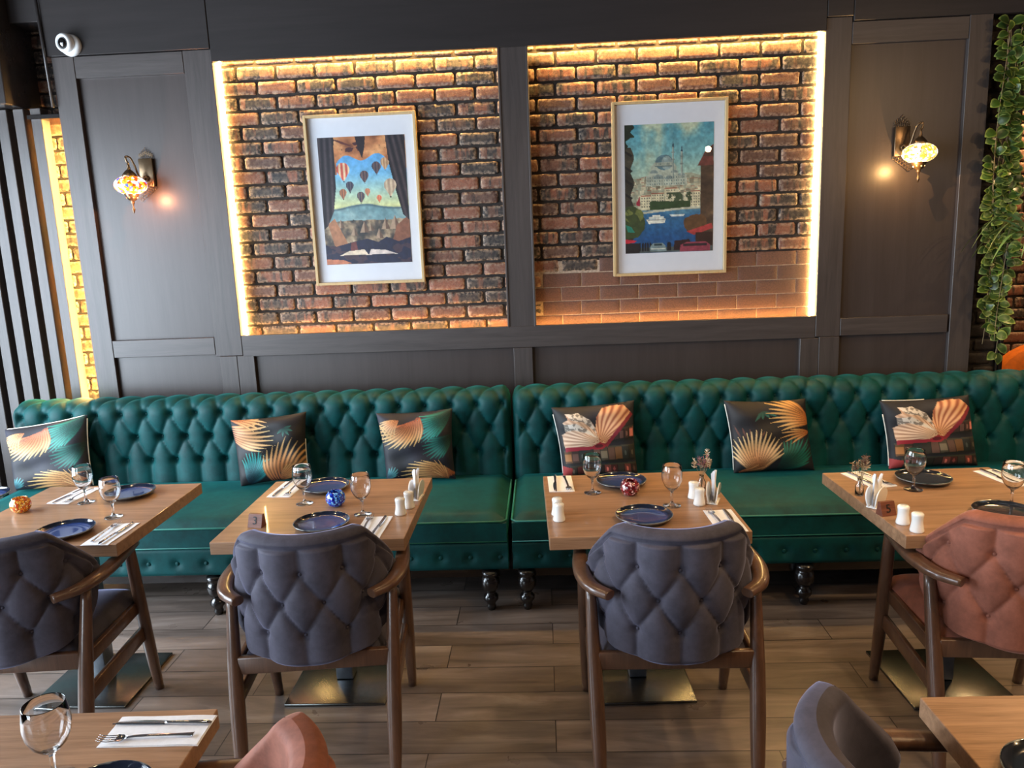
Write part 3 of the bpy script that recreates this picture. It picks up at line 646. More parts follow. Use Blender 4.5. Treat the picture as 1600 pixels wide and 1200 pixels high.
# ------------------------------------------------------------------ cushions
GOLD0, GOLD1 = (150, 84, 40), (250, 214, 140)
def bgcanvas(c0=(24, 24, 34), seed=1):
    c = Canvas(120, 120); n = c.noise(3, 3, seed); c.grad(c.u > -1, n, [(.2, tuple(v*.4 for v in c0)), (.8, tuple(v*1.15 for v in c0))]); return c
def leafset(c, base, a0, a1, n, L, wd, c0, c1, bend=.08, mid=None, jit=.06):
    """n separate blades fanning out of base between two angles"""
    n = int(n*1.35); wd *= .95
    for i in range(n):
        f = i/(n-1); a = math.radians(a0+(a1-a0)*f); l = 1.12*L*(.75+.35*math.sin(PI*f))*(1+jit*(2*c.rg.rand()-1))
        b_ = np.array(base, float)+(np.array(mid, float)*f if mid else 0); c.lens(b_, b_+np.array([math.cos(a), math.sin(a)])*l, wd, c0, c1, bend, .45)
def paint_palm_a():
    c = bgcanvas((30, 30, 46), 3)
    for i in range(4): c.lens((.55, .02), (.95-.1*i, .10+.09*i), .018, (34, 32, 46), (78, 72, 100))
    leafset(c, (.99, .0), 118, 172, 9, .52, .026, (4, 62, 56), (34, 170, 150), -.06)
    leafset(c, (.99, .36), 112, 176, 8, .40, .024, (2, 46, 44), (22, 140, 122), -.06)
    leafset(c, (.58, .06), 96, 176, 11, .46, .027, (196, 98, 56), (255, 222, 150), -.10, (-.22, .10))
    leafset(c, (.30, .10), 170, 110, 6, .34, .016, (200, 120, 74), (250, 214, 150), .05)
    leafset(c, (1.02, .92), 205, 160, 8, .62, .027, (160, 84, 44), (255, 214, 140), .05, (-.10, .04))
    leafset(c, (.90, 1.02), 215, 262, 5, .30, .018, (160, 84, 44), (246, 196, 124), .05)
    leafset(c, (.02, .96), 290, 345, 5, .20, .018, (20, 60, 80), (96, 180, 176), .06); return c
def paint_palm_b():
    c = bgcanvas((24, 21, 27), 5)
    for i in range(5): c.lens((.74, .20), (.74+.13*math.cos(i*.75-.6), .22+.11*math.sin(i*.75-.4)), .020, (14, 50, 46), (50, 116, 100))
    leafset(c, (.16, 1.0), 262, 330, 11, .46, .026, (12, 44, 70), (52, 196, 184), .06)
    leafset(c, (.0, .10), -4, 26, 6, .52, .030, (220, 138, 92), (255, 222, 156), .06, (.02, .22)); leafset(c, (.0, .0), 2, 30, 4, .46, .024, (214, 120, 80), (252, 214, 150), -.06)
    leafset(c, (.50, 1.02), 262, 318, 9, .56, .028, (176, 88, 42), (250, 206, 134), -.07, (.34, -.02)); leafset(c, (.62, 1.0), 300, 350, 6, .36, .018, (190, 104, 56), (244, 190, 120), -.05); return c
def paint_palm_c():
    c = bgcanvas((24, 21, 27), 6)
    for i in range(4): c.lens((.42, .14), (.36+.10*i-.06, .28-.02*i), .022, (20, 66, 60), (64, 128, 110))
    for i in range(5): c.lens((.10+.06*i, .52), (.04+.09*i, .34+.02*i), .012, (70, 40, 34), (120, 72, 56))
    leafset(c, (.52, .98), 285, 345, 10, .50, .028, (4, 40, 36), (24, 140, 118), .07)
    leafset(c, (1.02, .34), 168, 222, 8, .48, .027, (196, 112, 52), (255, 208, 124), .06, (-.04, -.12)); leafset(c, (1.0, .46), 150, 190, 4, .36, .018, (190, 104, 50), (250, 196, 116), .05)
    leafset(c, (.30, 1.02), 222, 318, 13, .52, .028, (186, 104, 60), (255, 226, 164), -.05); leafset(c, (.05, .98), 340, 385, 4, .32, .022, (196, 100, 56), (240, 180, 120), .05); return c
def paint_books(seed=2):
    c = bgcanvas((42, 42, 52), 9); rg = np.random.RandomState(seed)
    def row(y0, y1, x0, x1, n, cols, sl=0.):
        xs = np.linspace(x0, x1, n+1)
        for i in range(n):
            k = np.array(cols[rg.randint(len(cols))])*(.7+.5*rg.rand()); c.poly([(xs[i], y0+sl*xs[i]), (xs[i+1], y0+sl*xs[i+1]), (xs[i+1], y1+sl*xs[i+1]), (xs[i], y1+sl*xs[i])], k)
            q = rg.rand(); ym = (y0+y1)/2+sl*xs[i]; 
            if q < .35: c.poly([(xs[i]+.008, ym-.05), (xs[i+1]-.008, ym-.05), (xs[i+1]-.008, ym+.05), (xs[i]+.008, ym+.05)], k*1.7)
            elif q < .6: c.ell((xs[i]+xs[i+1])/2, ym, .014, .035, k*2.0)
            c.rect(xs[i], y0+sl*xs[i], xs[i]+.006, y1+sl*xs[i], (24, 20, 18))
        c.poly([(x0, y0+sl*x0), (x1, y0+sl*x1), (x1, y0+.022+sl*x1), (x0, y0+.022+sl*x0)], (62, 60, 50)); c.poly([(x0, y1-.03+sl*x0), (x1, y1-.03+sl*x1), (x1, y1+sl*x1), (x0, y1+sl*x0)], (28, 27, 26))
    row(.42, .60, .52, .99, 7, [(92, 56, 50), (120, 72, 66), (64, 46, 42)], -.10)
    row(.62, .84, .04, 1.0, 10, [(56, 52, 44), (84, 60, 52), (36, 40, 38), (128, 88, 52), (60, 44, 40)], -.05)
    row(.85, 1.02, .10, 1.0, 10, [(92, 44, 40), (56, 48, 42), (120, 62, 54), (50, 34, 30)], -.03)
    c.poly([(0, .84), (.13, .88), (.12, 1), (0, 1)], (165, 60, 60))
    c.poly([(.06, .57), (.40, .56), (.46, .50), (.58, .50), (.64, .56), (.55, .63), (.42, .62), (.06, .64)], (150, 38, 54)); c.poly([(.56, .54), (.95, .14), (.98, .18), (.62, .60)], (132, 36, 50))
    nn = c.noise(34, 34, 3)
    L1 = [(.06, .58), (.05, .40), (.11, .36), (.09, .22), (.16, .18), (.14, .10), (.30, .09), (.44, .20), (.53, .40), (.53, .52), (.42, .575)]
    m = c.poly(L1, None); ang = np.arctan2(c.v-.53, c.u-.53); c.grad(m, .5+.5*np.sin(ang*46)*c.noise(9, 9, 5)*1.4, [(0, (150, 112, 92)), (.5, (204, 170, 142)), (1, (226, 200, 174))])
    for pts in ([(.14, .10), (.30, .09), (.44, .20), (.52, .42), (.46, .34), (.34, .22), (.20, .19)], [(.10, .25), (.26, .24), (.42, .36), (.50, .46), (.36, .38), (.22, .33), (.10, .35)]):
        m = c.poly(pts, None); c.put(m, (214, 206, 196)); c.put(m & (nn > .52), (128, 120, 112))
    m = c.poly([(.53, .52), (.49, .34), (.52, .16), (.60, .04), (.72, .02), (.86, .03), (.95, .14), (.74, .38), (.60, .55)], None); c.grad(m, .5+.5*np.sin(ang*34+3*c.noise(4, 4, 6)), [(0, (150, 84, 58)), (.5, (214, 150, 108)), (1, (226, 178, 132))])
    c.ell(.51, .575, .055, .028, (92, 26, 40)); return c
def pillow(cv, TL, TR, BL, BR, label, thick=.07, group=None, pipe=None):
    cs = [np.array(p, float) for p in (TL, TR, BL, BR)]; base = (cs[2]+cs[3])/2; t = thing('scatter_cushion', tuple(base)); cs = [c-base for c in cs]
    nrm = np.cross(cs[1]-cs[0], cs[2]-cs[0]); nrm /= np.linalg.norm(nrm)
    if nrm[1] > 0: nrm = -nrm
    def pos(u, v, side):                                             # v = 1 at the top
        pu, pv = 2*u-1, 2*v-1; k = .055
        uu = .5+.5*pu*(1-k*(1-pv**2)*1.0); vv = .5+.5*pv*(1-k*(1-pu**2))
        p = (cs[0]*(1-uu)+cs[1]*uu)*vv+(cs[2]*(1-uu)+cs[3]*uu)*(1-vv)
        e = (max(0, 1-pu**4)*max(0, 1-pv**4))**.5
        wr = .006*math.sin(u*11+v*7)*e+.004*math.sin(v*19-u*5)*e
        sag = .015*math.sin(PI*u)*(1-v)
        return p+nrm*side*(thick*e+wr)-np.array([0, 0, sag*0])
    f = print_grid(cv, lambda u, v: pos(u, v, 1), M['pillow'], 'front_cover', t)
    g = np.linspace(0, 1, 30); bk = np.array([[pos(u, v, -.5) for u in g] for v in g]); MB().grid(bk, col=(.02, .02, .025)).build('back_cover', M['pillow'], t)
    if pipe:
        for (a, b) in pipe: MB().sweep([tuple(pos(*(np.array(a)*(1-s)+np.array(b)*s), 0)) for s in np.linspace(0, 1, 14)], .0035, .0035, 6).build('piping', M['pipingw'], t)
    return tag(t, label, 'cushion', group)
pal, pbl, pcl, bkl = paint_palm_a(), paint_palm_b(), paint_palm_c(), paint_books()
pillow(pal, (-3.04, 4.02, .835), (-2.560, 4.03, .905), (-2.985, 3.955, .497), (-2.535, 3.955, .497), 'palm leaf cushion at the far left end of the green sofa', pipe=[((.03, 1), (.97, 1)), ((1, .05), (1, .95))])
pillow(pbl, (-1.745, 4.01, .853), (-1.322, 4.03, .885), (-1.690, 3.93, .495), (-1.325, 3.985, .515), 'palm leaf cushion with teal fan leaf at its lower left, second from left', pipe=[((1, .1), (1, .6))])
pillow(pal, (-.933, 4.02, .867), (-.512, 4.03, .88), (-.888, 3.965, .497), (-.505, 3.965, .497), 'palm leaf cushion just left of the gap between the two sofas')
pillow(bkl, (.028, 4.02, .870), (.478, 4.03, .895), (.083, 3.955, .497), (.487, 3.965, .497), 'open book cushion just right of the gap between the sofas', pipe=[((0, .05), (0, .9))])
pillow(pcl, (.956, 4.02, .880), (1.388, 4.02, .878), (.995, 3.940, .495), (1.428, 3.955, .497), 'palm leaf cushion on the right sofa, between the two book cushions', pipe=[((0, .05), (0, .95))])
pillow(bkl, (1.772, 4.01, .857), (2.240, 4.02, .872), (1.812, 3.945, .496), (2.285, 3.965, .497), 'open book cushion behind the table with the number five block', pipe=[((0, .05), (0, .8)), ((.03, 1), (.5, 1))])

# ------------------------------------------------------------------ tables
def make_table(x, y, rz, label, lift=0):
    t = thing('dining_table', (x, y, 0), rz)
    MB().box(-.35, .35, -.35, .35, .703, .750, .0025, 2, smooth=False).build('tabletop', M['table'], t)
    MB().box(-.15, .15, -.15, .15, .694, .7025, .002, 1).box(-.035, .035, -.035, .035, .014, .695, .004, 2).build('column', M['steel_dark'], t)
    MB().box(-.20, .20, -.20, .20, 0, .012, .003, 2).build('base_plate', M['steel'], t)
    return tag(t, label, 'table', 'square restaurant tables')
TB = [(-1.9044, 2.8522, .0035), (-.8626, 2.850, .0016), (.3379, 2.8354, .0284), (1.5208, 2.7861, .0325)]
for (x, y, r), lb in zip(TB, ['square walnut table at the far left with the orange candle holder', 'square walnut table with the blue candle holder',
                              'square walnut table with the red candle holder', 'square walnut table on the right with the number five block']): make_table(x, y, r, lb)
make_table(-1.10, 1.157, .03, 'walnut table corner in the bottom left foreground')
make_table(1.149, 1.182, .01, 'walnut table corner in the bottom right foreground')

# ------------------------------------------------------------------ chairs
def make_chair(cloth):
    t = thing('dining_chair', (0, 0, 0)); zk = [.425, .44, .47, .52, .60, .68, .72, .76, .82, .855, .872, .880]; wk = [29, 44, 60, 74, 86, 91, 86, 77, 63, 55, 50, 44]; AC = .236
    nv, nu = 96, 130; a_ = .122
    def mid(th, z): return np.stack([.232*np.sin(th), -.262+.235*(1-np.cos(th))-(z-.5)*.03, z+0*th], -1)
    def shell(out, nu, nv, tufted):
        P = np.zeros((nv, nu, 3)); u = np.linspace(-1, 1, nu); u = np.sign(u)*(1-(1-np.abs(u))**1.15)
        for i, s in enumerate(np.linspace(0, 1, nv)):
            s2 = .5-.5*math.cos(PI*s); z = .425+.455*(.6*s+.4*s2); thm = math.radians(np.interp(z, zk, wk)); th = u*thm
            zz = np.full(nu, z)+(.026*u**2 if z < .5 else 0)*(1-(z-.425)/.075 if z < .5 else 0)
            arc = AC*th; e = np.minimum((1-np.abs(u))*thm*AC, np.minimum((z-.425)*1.0, .880-z)+0*u); e = np.clip(e, 0, 1)
            rr = .026; tk = np.sqrt(np.clip(1-(1-np.clip(e/rr, 0, 1))**2, 0, 1)); h = np.zeros(nu)
            if tufted:
                eb = np.minimum(.880-z+0*u, np.where(z > .66, (1-np.abs(u))*thm*AC+max(0, .70-z)*2, 1)); wgt = np.clip((eb-.036)/.010, 0, 1); wgt = wgt*wgt*(3-2*wgt)
                k = (np.clip(z, .545, .755)-.755)/.105; p, q = arc/a_-k/2, arc/a_+k/2; h = .022*tuft(p, q, .38)
                for kk in (-2, -1, 0):
                    r = arc/a_-kk/2.; dx = (r-np.round(r))*a_; h -= .012*np.exp(-(dx**2+(z-(.755+kk*.105))**2)/(2*.010**2))
                h = h*wgt*np.clip(e/.03, 0, 1)+(1-wgt)*.010*tk; h -= .009*np.exp(-((eb-.038)/.0035)**2)+.005*np.exp(-((eb-.030)/.003)**2)
            m = mid(th, zz); n = np.stack([np.sin(th), -np.cos(th), 0*th], -1); P[i] = m+n*(out*(.030*tk)+(h if out > 0 else 0))[:, None]
        return P
    b = MB().grid(shell(1, nu, nv, True)).grid(shell(-1, 60, 50, False))
    for kk in (-2, -1, 0):
        for n_ in range(-2, 3):
            arc = (n_+kk/2.)*a_; th = arc/AC
            if abs(th) > 1.32: continue
            c = mid(np.array(th), .755+kk*.105); d = Vector((math.sin(th), -math.cos(th), 0)); c = Vector(c)+d*.022
            Rm = Matrix.Translation(c) @ d.to_track_quat('Z', 'Y').to_matrix().to_4x4(); n0 = len(b.v); b.lathe([(.0001, .005), (.005, .004), (.0075, 0), (.008, -.004)], n=10)
            for i in range(n0, len(b.v)): b.v[i] = tuple(Rm @ Vector(b.v[i]))
    b.build('backrest', cloth, t)
    # seat cushion
    hw = lambda y: .232+.02*(y+.2)/.45
    g = []; n1 = 22
    for v in np.linspace(-1, 1, n1):
        y = .02+v*.232; row = []
        for u in np.linspace(-1, 1, n1):
            e = (max(0, 1-abs(u)**7)*max(0, 1-abs(v)**7))**.4; row.append((u*hw(y), y, .425+.052*e+.008*(1-u*u)*(1-v*v)))
        g.append(row)
    g = np.array(g); s = MB().grid(g); lo = g.copy(); lo[..., 2] = .395
    for A, B in ((g[0], lo[0]), (g[-1], lo[-1]), (g[:, 0], lo[:, 0]), (g[:, -1], lo[:, -1])): s.grid(np.stack([A, B]))
    s.grid(lo[::n1-1]); s.build('seat', cloth, t)
    Wd = M['chairwood']
    for sx in (-1, 1):
        fl = [(sx*.268, .268, 0), (sx*.270, .235, .16), (sx*.273, .200, .36), (sx*.277, .160, .63), (sx*.278, .152, .668)]
        MB().sweep(spline(fl, 4), [.0125+.011*math.sin(PI*min(1, .12+.8*i/16)) for i in range(17)], n=14).build('leg', Wd, t)
        rl = [(sx*.252, -.285, 0), (sx*.256, -.258, .16), (sx*.262, -.215, .38), (sx*.268, -.150, .655)]
        MB().sweep(spline(rl, 5), [.0135+.012*math.sin(PI*min(1, .12+.8*i/15)) for i in range(16)], n=14).build('leg', Wd, t)
        ar = [(sx*.280, .195, .668), (sx*.288, .08, .668), (sx*.294, -.04, .668), (sx*.288, -.13, .667), (sx*.264, -.205, .664), (sx*.212, -.258, .660)]
        pts = spline(ar, 7); n_ = len(pts); MB().sweep(pts, [.020+.008*math.sin(PI*i/(n_-1)) for i in range(n_)], [.0145+.004*math.sin(PI*i/(n_-1)) for i in range(n_)], n=16, e=.75).build('armrest', Wd, t)
        MB().box(-.010, .010, -.225, .205, .255, .315, .006, 2).build('side_stretcher', Wd, t, loc=(sx*.264, 0, 0))
        MB().box(-.010, .010, -.19, .18, .375, .425, .004, 2).build('side_rail', Wd, t, loc=(sx*.256, 0, 0))
    MB().box(-.250, .250, -.222, -.198, .380, .442, .005, 2).build('rear_rail', Wd, t)
    MB().box(-.258, .258, .175, .197, .372, .420, .005, 2).build('front_rail', Wd, t)
    return t
cg = make_chair(M['grey']); ct = make_chair(M['terracotta']); CG = 'upholstered armchairs at the tables'
def put(o, x, y, rz, label): o.location = (x, y, 0); o.rotation_euler = (0, 0, rz); return tag(o, label, 'chair', CG)
put(cg, .395, 2.475, 0, 'grey tufted armchair at the table with the red candle holder')
put(dup(cg), -.820, 2.500, .095, 'grey tufted armchair at the table with the blue candle holder')
put(dup(cg), -1.880, 2.505, .078, 'grey tufted armchair cut off by the left edge of the photo')
put(ct, 1.515, 2.505, -.068, 'terracotta tufted armchair at the table with the number five block')
put(dup(ct), -.712, 1.125, PI/2+.01, 'terracotta armchair whose back just rises over the bottom edge')
put(dup(cg), .742, 1.205, -PI/2-.01, 'grey armchair side on in the bottom right foreground')

# ------------------------------------------------------------------ tableware
TZ = .7502
def put_copy(proto, first, x, y, rz, z=TZ):
    o = proto if first else dup(proto); o.location = (x, y, z); o.rotation_euler = (0, 0, rz); return o
# plates
pl = MB().lathe([(.0001, .003), (.055, .003), (.060, 0), (.066, .001), (.088, .006), (.100, .013), (.1035, .0185), (.1040, .0205), (.1025, .0212), (.100, .019), (.092, .0125), (.080, .0085), (.040, .0072), (.0001, .0072)], n=72).build('dinner_plate', M['plate'])
PLT = [(-2.462, 3.06, 'navy plate cut off by the left edge of the photo', 0), (-1.803, 3.055, 'navy plate by the green sofa on the table with the orange candle holder', 0),
       (-1.815, 2.620, 'navy plate near the chair on the table with the orange candle holder', 0), (-.956, 3.075, 'navy plate by the sofa on the table with the blue candle holder', 0),
       (-.845, 2.640, 'navy plate near the chair on the table with the blue candle holder', 0), (.305, 3.045, 'navy plate by the sofa on the table with the red candle holder', 0),
       (.345, 2.635, 'navy plate near the chair on the table with the red candle holder', 0), (1.510, 2.985, 'charcoal plate by the book cushion on the right table', 1),
       (1.600, 2.590, 'charcoal plate beside the terracotta armchair on the right table', 1), (-.862, 1.215, 'navy plate just showing at the bottom edge, bottom left table', 0),
       (.925, 1.255, 'charcoal plate cut off in the bottom right corner', 1)]
for i, (x, y, lb, dk) in enumerate(PLT):
    o = put_copy(pl, i == 0, x, y, 0)
    if dk:
        o.data = o.data.copy(); o.data.materials[0] = M['plate_dark']
    tag(o, lb, 'plate', 'dinner plates')
# wine glasses
go = [(.0001, .0), (.033, .0), (.0345, .0012), (.033, .003), (.018, .0055), (.008, .010), (.0048, .018), (.0042, .035), (.0045, .052), (.008, .060), (.018, .0665), (.029, .080), (.037, .100), (.0392, .118), (.0378, .138), (.0345, .160), (.0338, .1615),
      (.0330, .160), (.0362, .138), (.0378, .118), (.0356, .101), (.0275, .082), (.016, .069), (.0001, .0655)]
wg = MB().lathe(go, n=48).build('wine_glass', M['glass'])
GL = [(-1.949, 2.975, 'stemmed glass nearer the palm cushion, on the far left table'), (-1.723, 2.787, 'stemmed glass beside the front napkin on the far left table'),
      (-.989, 2.892, 'stemmed glass between sofa side napkin and plate, table with the blue candle holder'), (-.718, 2.752, 'stemmed glass between the salt cellars and front plate, table with the blue candle holder'),
      (.178, 2.94, 'left stemmed glass on the table with the red candle holder'), (.468, 2.768, 'right stemmed glass on the table with the red candle holder'),
      (1.423, 2.884, 'stemmed glass in front of the book cushion on the right table'), (1.680, 2.690, 'stemmed glass at the right edge of the photo')]
for i, (x, y, lb) in enumerate(GL): tag(put_copy(wg, i == 0, x, y, 0), lb, 'glass', 'stemmed glasses')
o = dup(wg); o.location = (-.990, 1.290, TZ); o.scale = (1.1, 1.1, 1.03); tag(o, 'large stemmed glass on the bottom left table', 'glass', 'stemmed glasses')
# candle holders
vp = [(.0001, 0), (.018, 0), (.029, .006), (.0375, .020), (.0395, .033), (.0365, .047), (.028, .058), (.0255, .0605), (.0235, .059), (.031, .047), (.0345, .033), (.033, .021), (.025, .010), (.0001, .007)]
for x, y, m, lb in ((-2.160, 2.875, 'votive_orange', 'round orange mosaic glass candle holder on the far left table'), (-.851, 2.860, 'votive_blue', 'round blue mosaic glass candle holder'),
                    (.325, 2.905, 'votive_red', 'round dark red mosaic glass candle holder')):
    t = thing('candle_holder', (x, y, TZ)); MB().lathe(vp, n=40).build('bowl', M[m], t)
    b = MB()
    for k in range(16):
        a = 2*PI*k/16; b.lathe([(.0001, -.0022), (.0022, 0), (.0001, .0022)], (math.cos(a)*.027, math.sin(a)*.027, .0595), 8)
    b.build('beaded_rim', M['glass'], t); tag(t, lb, 'candle holder', 'mosaic glass candle holders')
# salt and pepper
sp_ = [(.0001, 0), (.0215, 0), (.023, .003), (.0225, .008), (.0195, .022), (.0180, .036), (.0185, .050), (.0198, .058), (.0192, .0635), (.015, .0665), (.0001, .0675)]
sh = thing('salt_shaker', (0, 0, 0)); MB().lathe(sp_, n=36).build('body', M['ceramic'], sh)
b = MB()
for k in range(5): b.lathe([(.0001, .0006), (.0013, .0002), (.0014, -.0004)], (math.cos(k*2*PI/5)*.007, math.sin(k*2*PI/5)*.007, .0668), 8)
b.build('pour_holes', M['ink'], sh)
SH = [(-.569, 2.744, 'white shaker in front of its twin, table with the blue candle holder'), (-.549, 2.818, 'white shaker behind its twin, table with the blue candle holder'),
      (.036, 2.640, 'white shaker nearer the chair, left edge of the table with the red candle holder'), (.031, 2.700, 'white shaker nearer the sofa, left edge of the table with the red candle holder'),
      (.572, 2.772, 'white shaker nearer the front, beside the napkin holder on the red candle table'), (.566, 2.850, 'white shaker behind its twin beside the napkin holder on the red candle table'),
      (1.235, 2.462, 'white shaker nearest the front corner of the right table'), (1.222, 2.535, 'white shaker beside the number five block')]
for i, (x, y, lb) in enumerate(SH): tag(put_copy(sh, i == 0, x, y, i*.7), lb, 'shaker', 'white salt and pepper shakers')
# napkin holders and folded napkins standing in them
nh = MB()
prof = [(-.021, .058), (-.0235, .045), (-.0235, .016), (-.019, .004), (-.010, 0), (.010, 0), (.019, .004), (.0235, .016), (.0235, .045), (.021, .058)]
def fan(sgn):
    P = []
    for v in np.linspace(0, 1, 12):
        z = .066*v; hw_ = .040*math.sqrt(max(0.0, 1-max(0, (v-.45)/.56)**2))*(1-.18*(1-v)**2); P.append([(u*hw_, sgn*(.017+.004*v-.006*(1-v)**3), z+.0005) for u in np.linspace(-1, 1, 14)])
    return np.array(P)
for sgn in (-1, 1):
    A = fan(sgn); B_ = A.copy(); B_[..., 1] -= sgn*.004; nh.grid(A).grid(B_); 
    for sl in ((slice(None), 0), (slice(None), -1), (-1, slice(None))): nh.grid(np.stack([A[sl], B_[sl]]))
nh.box(-.033, .033, -.018, .018, 0, .006, .003, 2)
nho = nh.build('napkin_holder', M['ceramic'])
nf = MB()
def petal(x0, y0, lean, h_, w_, tw):
    for k in range(3):
        P = []
        for v in np.linspace(0, 1, 12):
            ww = w_*(1-v**1.6)*.5+.001; P.append([(x0+lean*v+u*ww+.004*k, y0+.0035*k+tw*(1-u*u)*.006*(.3+v), .007+h_*v*(1-.05*k)) for u in np.linspace(-1, 1, 8)])
        nf.grid(P)
petal(-.012, -.008, -.016, .108, .050, 1); petal(.012, .002, .018, .095, .046, -1)
nfo = nf.build('folded_napkin', M['paper'])
for i, (x, y, r, lb) in enumerate([(-.535, 2.925, 1.45, 'table with the blue candle holder'), (.632, 2.800, 1.2, 'table with the red candle holder'), (1.206, 2.712, .75, 'right table with the number five block')]):
    o1 = put_copy(nho, i == 0, x, y, r); o2 = put_copy(nfo, i == 0, x, y, r); o1.scale = o2.scale = (1.15, 1.15, 1.15)
    tag(o1, 'white porcelain napkin holder on the '+lb, 'napkin holder', 'napkin holders')
    tag(o2, 'white napkins folded into points on the '+lb, 'napkin', 'napkins standing in holders')
# number blocks
def number_block(x, y, rz, ch, label):
    t = thing('table_number_block', (x, y, TZ), rz); a, h_, d = .0285, .048, .021
    v = [(-a, -d, 0), (a, -d, 0), (a, d*.75, 0), (-a, d*.75, 0), (-a, -d*.2, h_), (a, -d*.2, h_), (a, d*.35, h_), (-a, d*.35, h_)]
    MB().add(v, [(0, 1, 5, 4), (1, 2, 6, 5), (2, 3, 7, 6), (3, 0, 4, 7), (4, 5, 6, 7), (3, 2, 1, 0)], False).build('block', M['blockwood'], t)
    cu = bpy.data.curves.new('number', 'FONT'); cu.body = ch; cu.size = .042; cu.align_x = 'CENTER'; cu.align_y = 'CENTER'; cu.extrude = .0006
    tmp = bpy.data.objects.new('number', cu); COL.objects.link(tmp); bpy.context.view_layer.update()
    me = bpy.data.meshes.new_from_object(tmp); bpy.data.objects.remove(tmp); me.materials.clear(); me.materials.append(M['ink'])
    o = bpy.data.objects.new('number', me); COL.objects.link(o); o.parent = t; o.location = (0, -d*.6-.0009, h_/2); o.rotation_euler = (math.atan2(h_, d*.8), 0, 0)
    tag(t, label, 'table number')
number_block(-1.095, 2.655, -.22, '3', 'small wooden block numbered three beside the blue candle holder')
number_block(1.205, 2.628, .25, '5', 'small wooden block numbered five beside the white shakers on the right table')
# flat napkins with a fork and a knife on them
def napkin(w_, l_):
    b = MB()
    for k, (sc, dz) in enumerate(((1, 0), (.97, .0014))):
        P = [[(u*w_/2*sc+.001*k, v*l_/2*sc, .0006+dz+.0012*math.sin(u*3+v*5+k)*abs(u*v)) for u in np.linspace(-1, 1, 12)] for v in np.linspace(-1, 1, 16)]
        P = np.array(P); Q = P.copy(); Q[..., 2] = np.maximum(0, Q[..., 2]-.001); b.grid(P).grid(Q)
        for sl in ((0,), (-1,), (slice(None), 0), (slice(None), -1)): b.grid(np.stack([P[sl], Q[sl]]))
    return b.build('paper_napkin', M['paper'])
nk = napkin(.104, .215)
fk = MB(); hd = [(0, -.098, .0035), (0, -.09, .004), (0, -.05, .0055), (0, 0, .007), (0, .028, .0065), (0, .045, .004)]
fk.sweep(spline(hd, 5), [.0045+.0035*max(0, 1-i/9.) for i in range(26)], [.0012+.0004*max(0, 1-i/12) for i in range(26)], 10)
fk.grid([[(u*(.0045+.0078*min(1, v*2.2)), .043+.022*v, .004-.0015*math.sin(v*PI)+.0015*u*u) for u in np.linspace(-1, 1, 8)] for v in np.linspace(0, 1, 7)])
for k in range(4):
    x = (k-1.5)*.0066; fk.sweep([(x, .063, .0045), (x*1.02, .080, .0035), (x*1.0, .095, .0055), (x*.98, .103, .008)], [.0015, .0014, .0011, .0005], [.0009, .0009, .0008, .0005], 6)
fko = fk.build('fork', M['chrome'])
kn = MB().sweep([(0, -.108, .004), (0, -.10, .0045), (0, -.05, .005), (0, -.012, .0045), (0, -.006, .0045)], [.003, .0062, .0052, .0042, .0050], [.002, .0032, .003, .0026, .0028], 12)
P = []
for v in np.linspace(0, 1, 16):
    y = -.006+.118*v; r_ = .0085*(math.sin(PI*min(1, .3+.55*v))**.7)*(1 if v < .85 else math.sqrt(max(0, 1-((v-.85)/.15)**2))); P.append([(-.0045, y, .0035), (-.0045+.2*r_, y, .0046), (-.0045+1.7*r_, y, .0026), (-.0045+1.7*r_, y, .0022), (-.0045, y, .0022)])
kn.grid(P); kno = kn.build('table_knife', M['chrome'])
NK = [(-2.055, 3.07, PI-.10, 'sofa side of the far left table'), (-1.630, 2.605, -.02, 'chair side of the far left table'),
      (-1.122, 3.085, PI-.05, 'sofa side of the table with the blue candle holder'), (-.650, 2.615, -.03, 'chair side of the table with the blue candle holder'),
      (.052, 3.065, PI+.03, 'sofa side of the table with the red candle holder'), (.628, 2.600, .04, 'chair side of the table with the red candle holder'),
      (1.306, 3.02, PI+.25, 'left of the charcoal plate on the right table'), (1.835, 3.000, PI+.16, 'right end of the right table'), (-.857, 1.438, PI/2+.02, 'bottom left table, next to the large glass')]
for i, (x, y, r, lb) in enumerate(NK):
    near = abs(r) < .5; side = abs(r-PI/2) < .2
    tag(put_copy(nk, i == 0, x, y, r), 'flat white paper napkin on the '+lb, 'napkin', 'flat napkins under the cutlery')
    dx = -.024 if not side else -.008; R_ = Matrix.Rotation(r, 2); 
    p1 = R_ @ Vector((-.026, .012)); p2 = R_ @ Vector((.022, .000))
    tag(put_copy(fko, i == 0, x+p1.x, y+p1.y, r+.06, TZ+.0025), 'steel fork on the napkin, '+lb, 'fork', 'steel forks')
    tag(put_copy(kno, i == 0, x+p2.x, y+p2.y, r-.03, TZ+.0025), 'steel knife on the napkin, '+lb, 'knife', 'steel table knives')
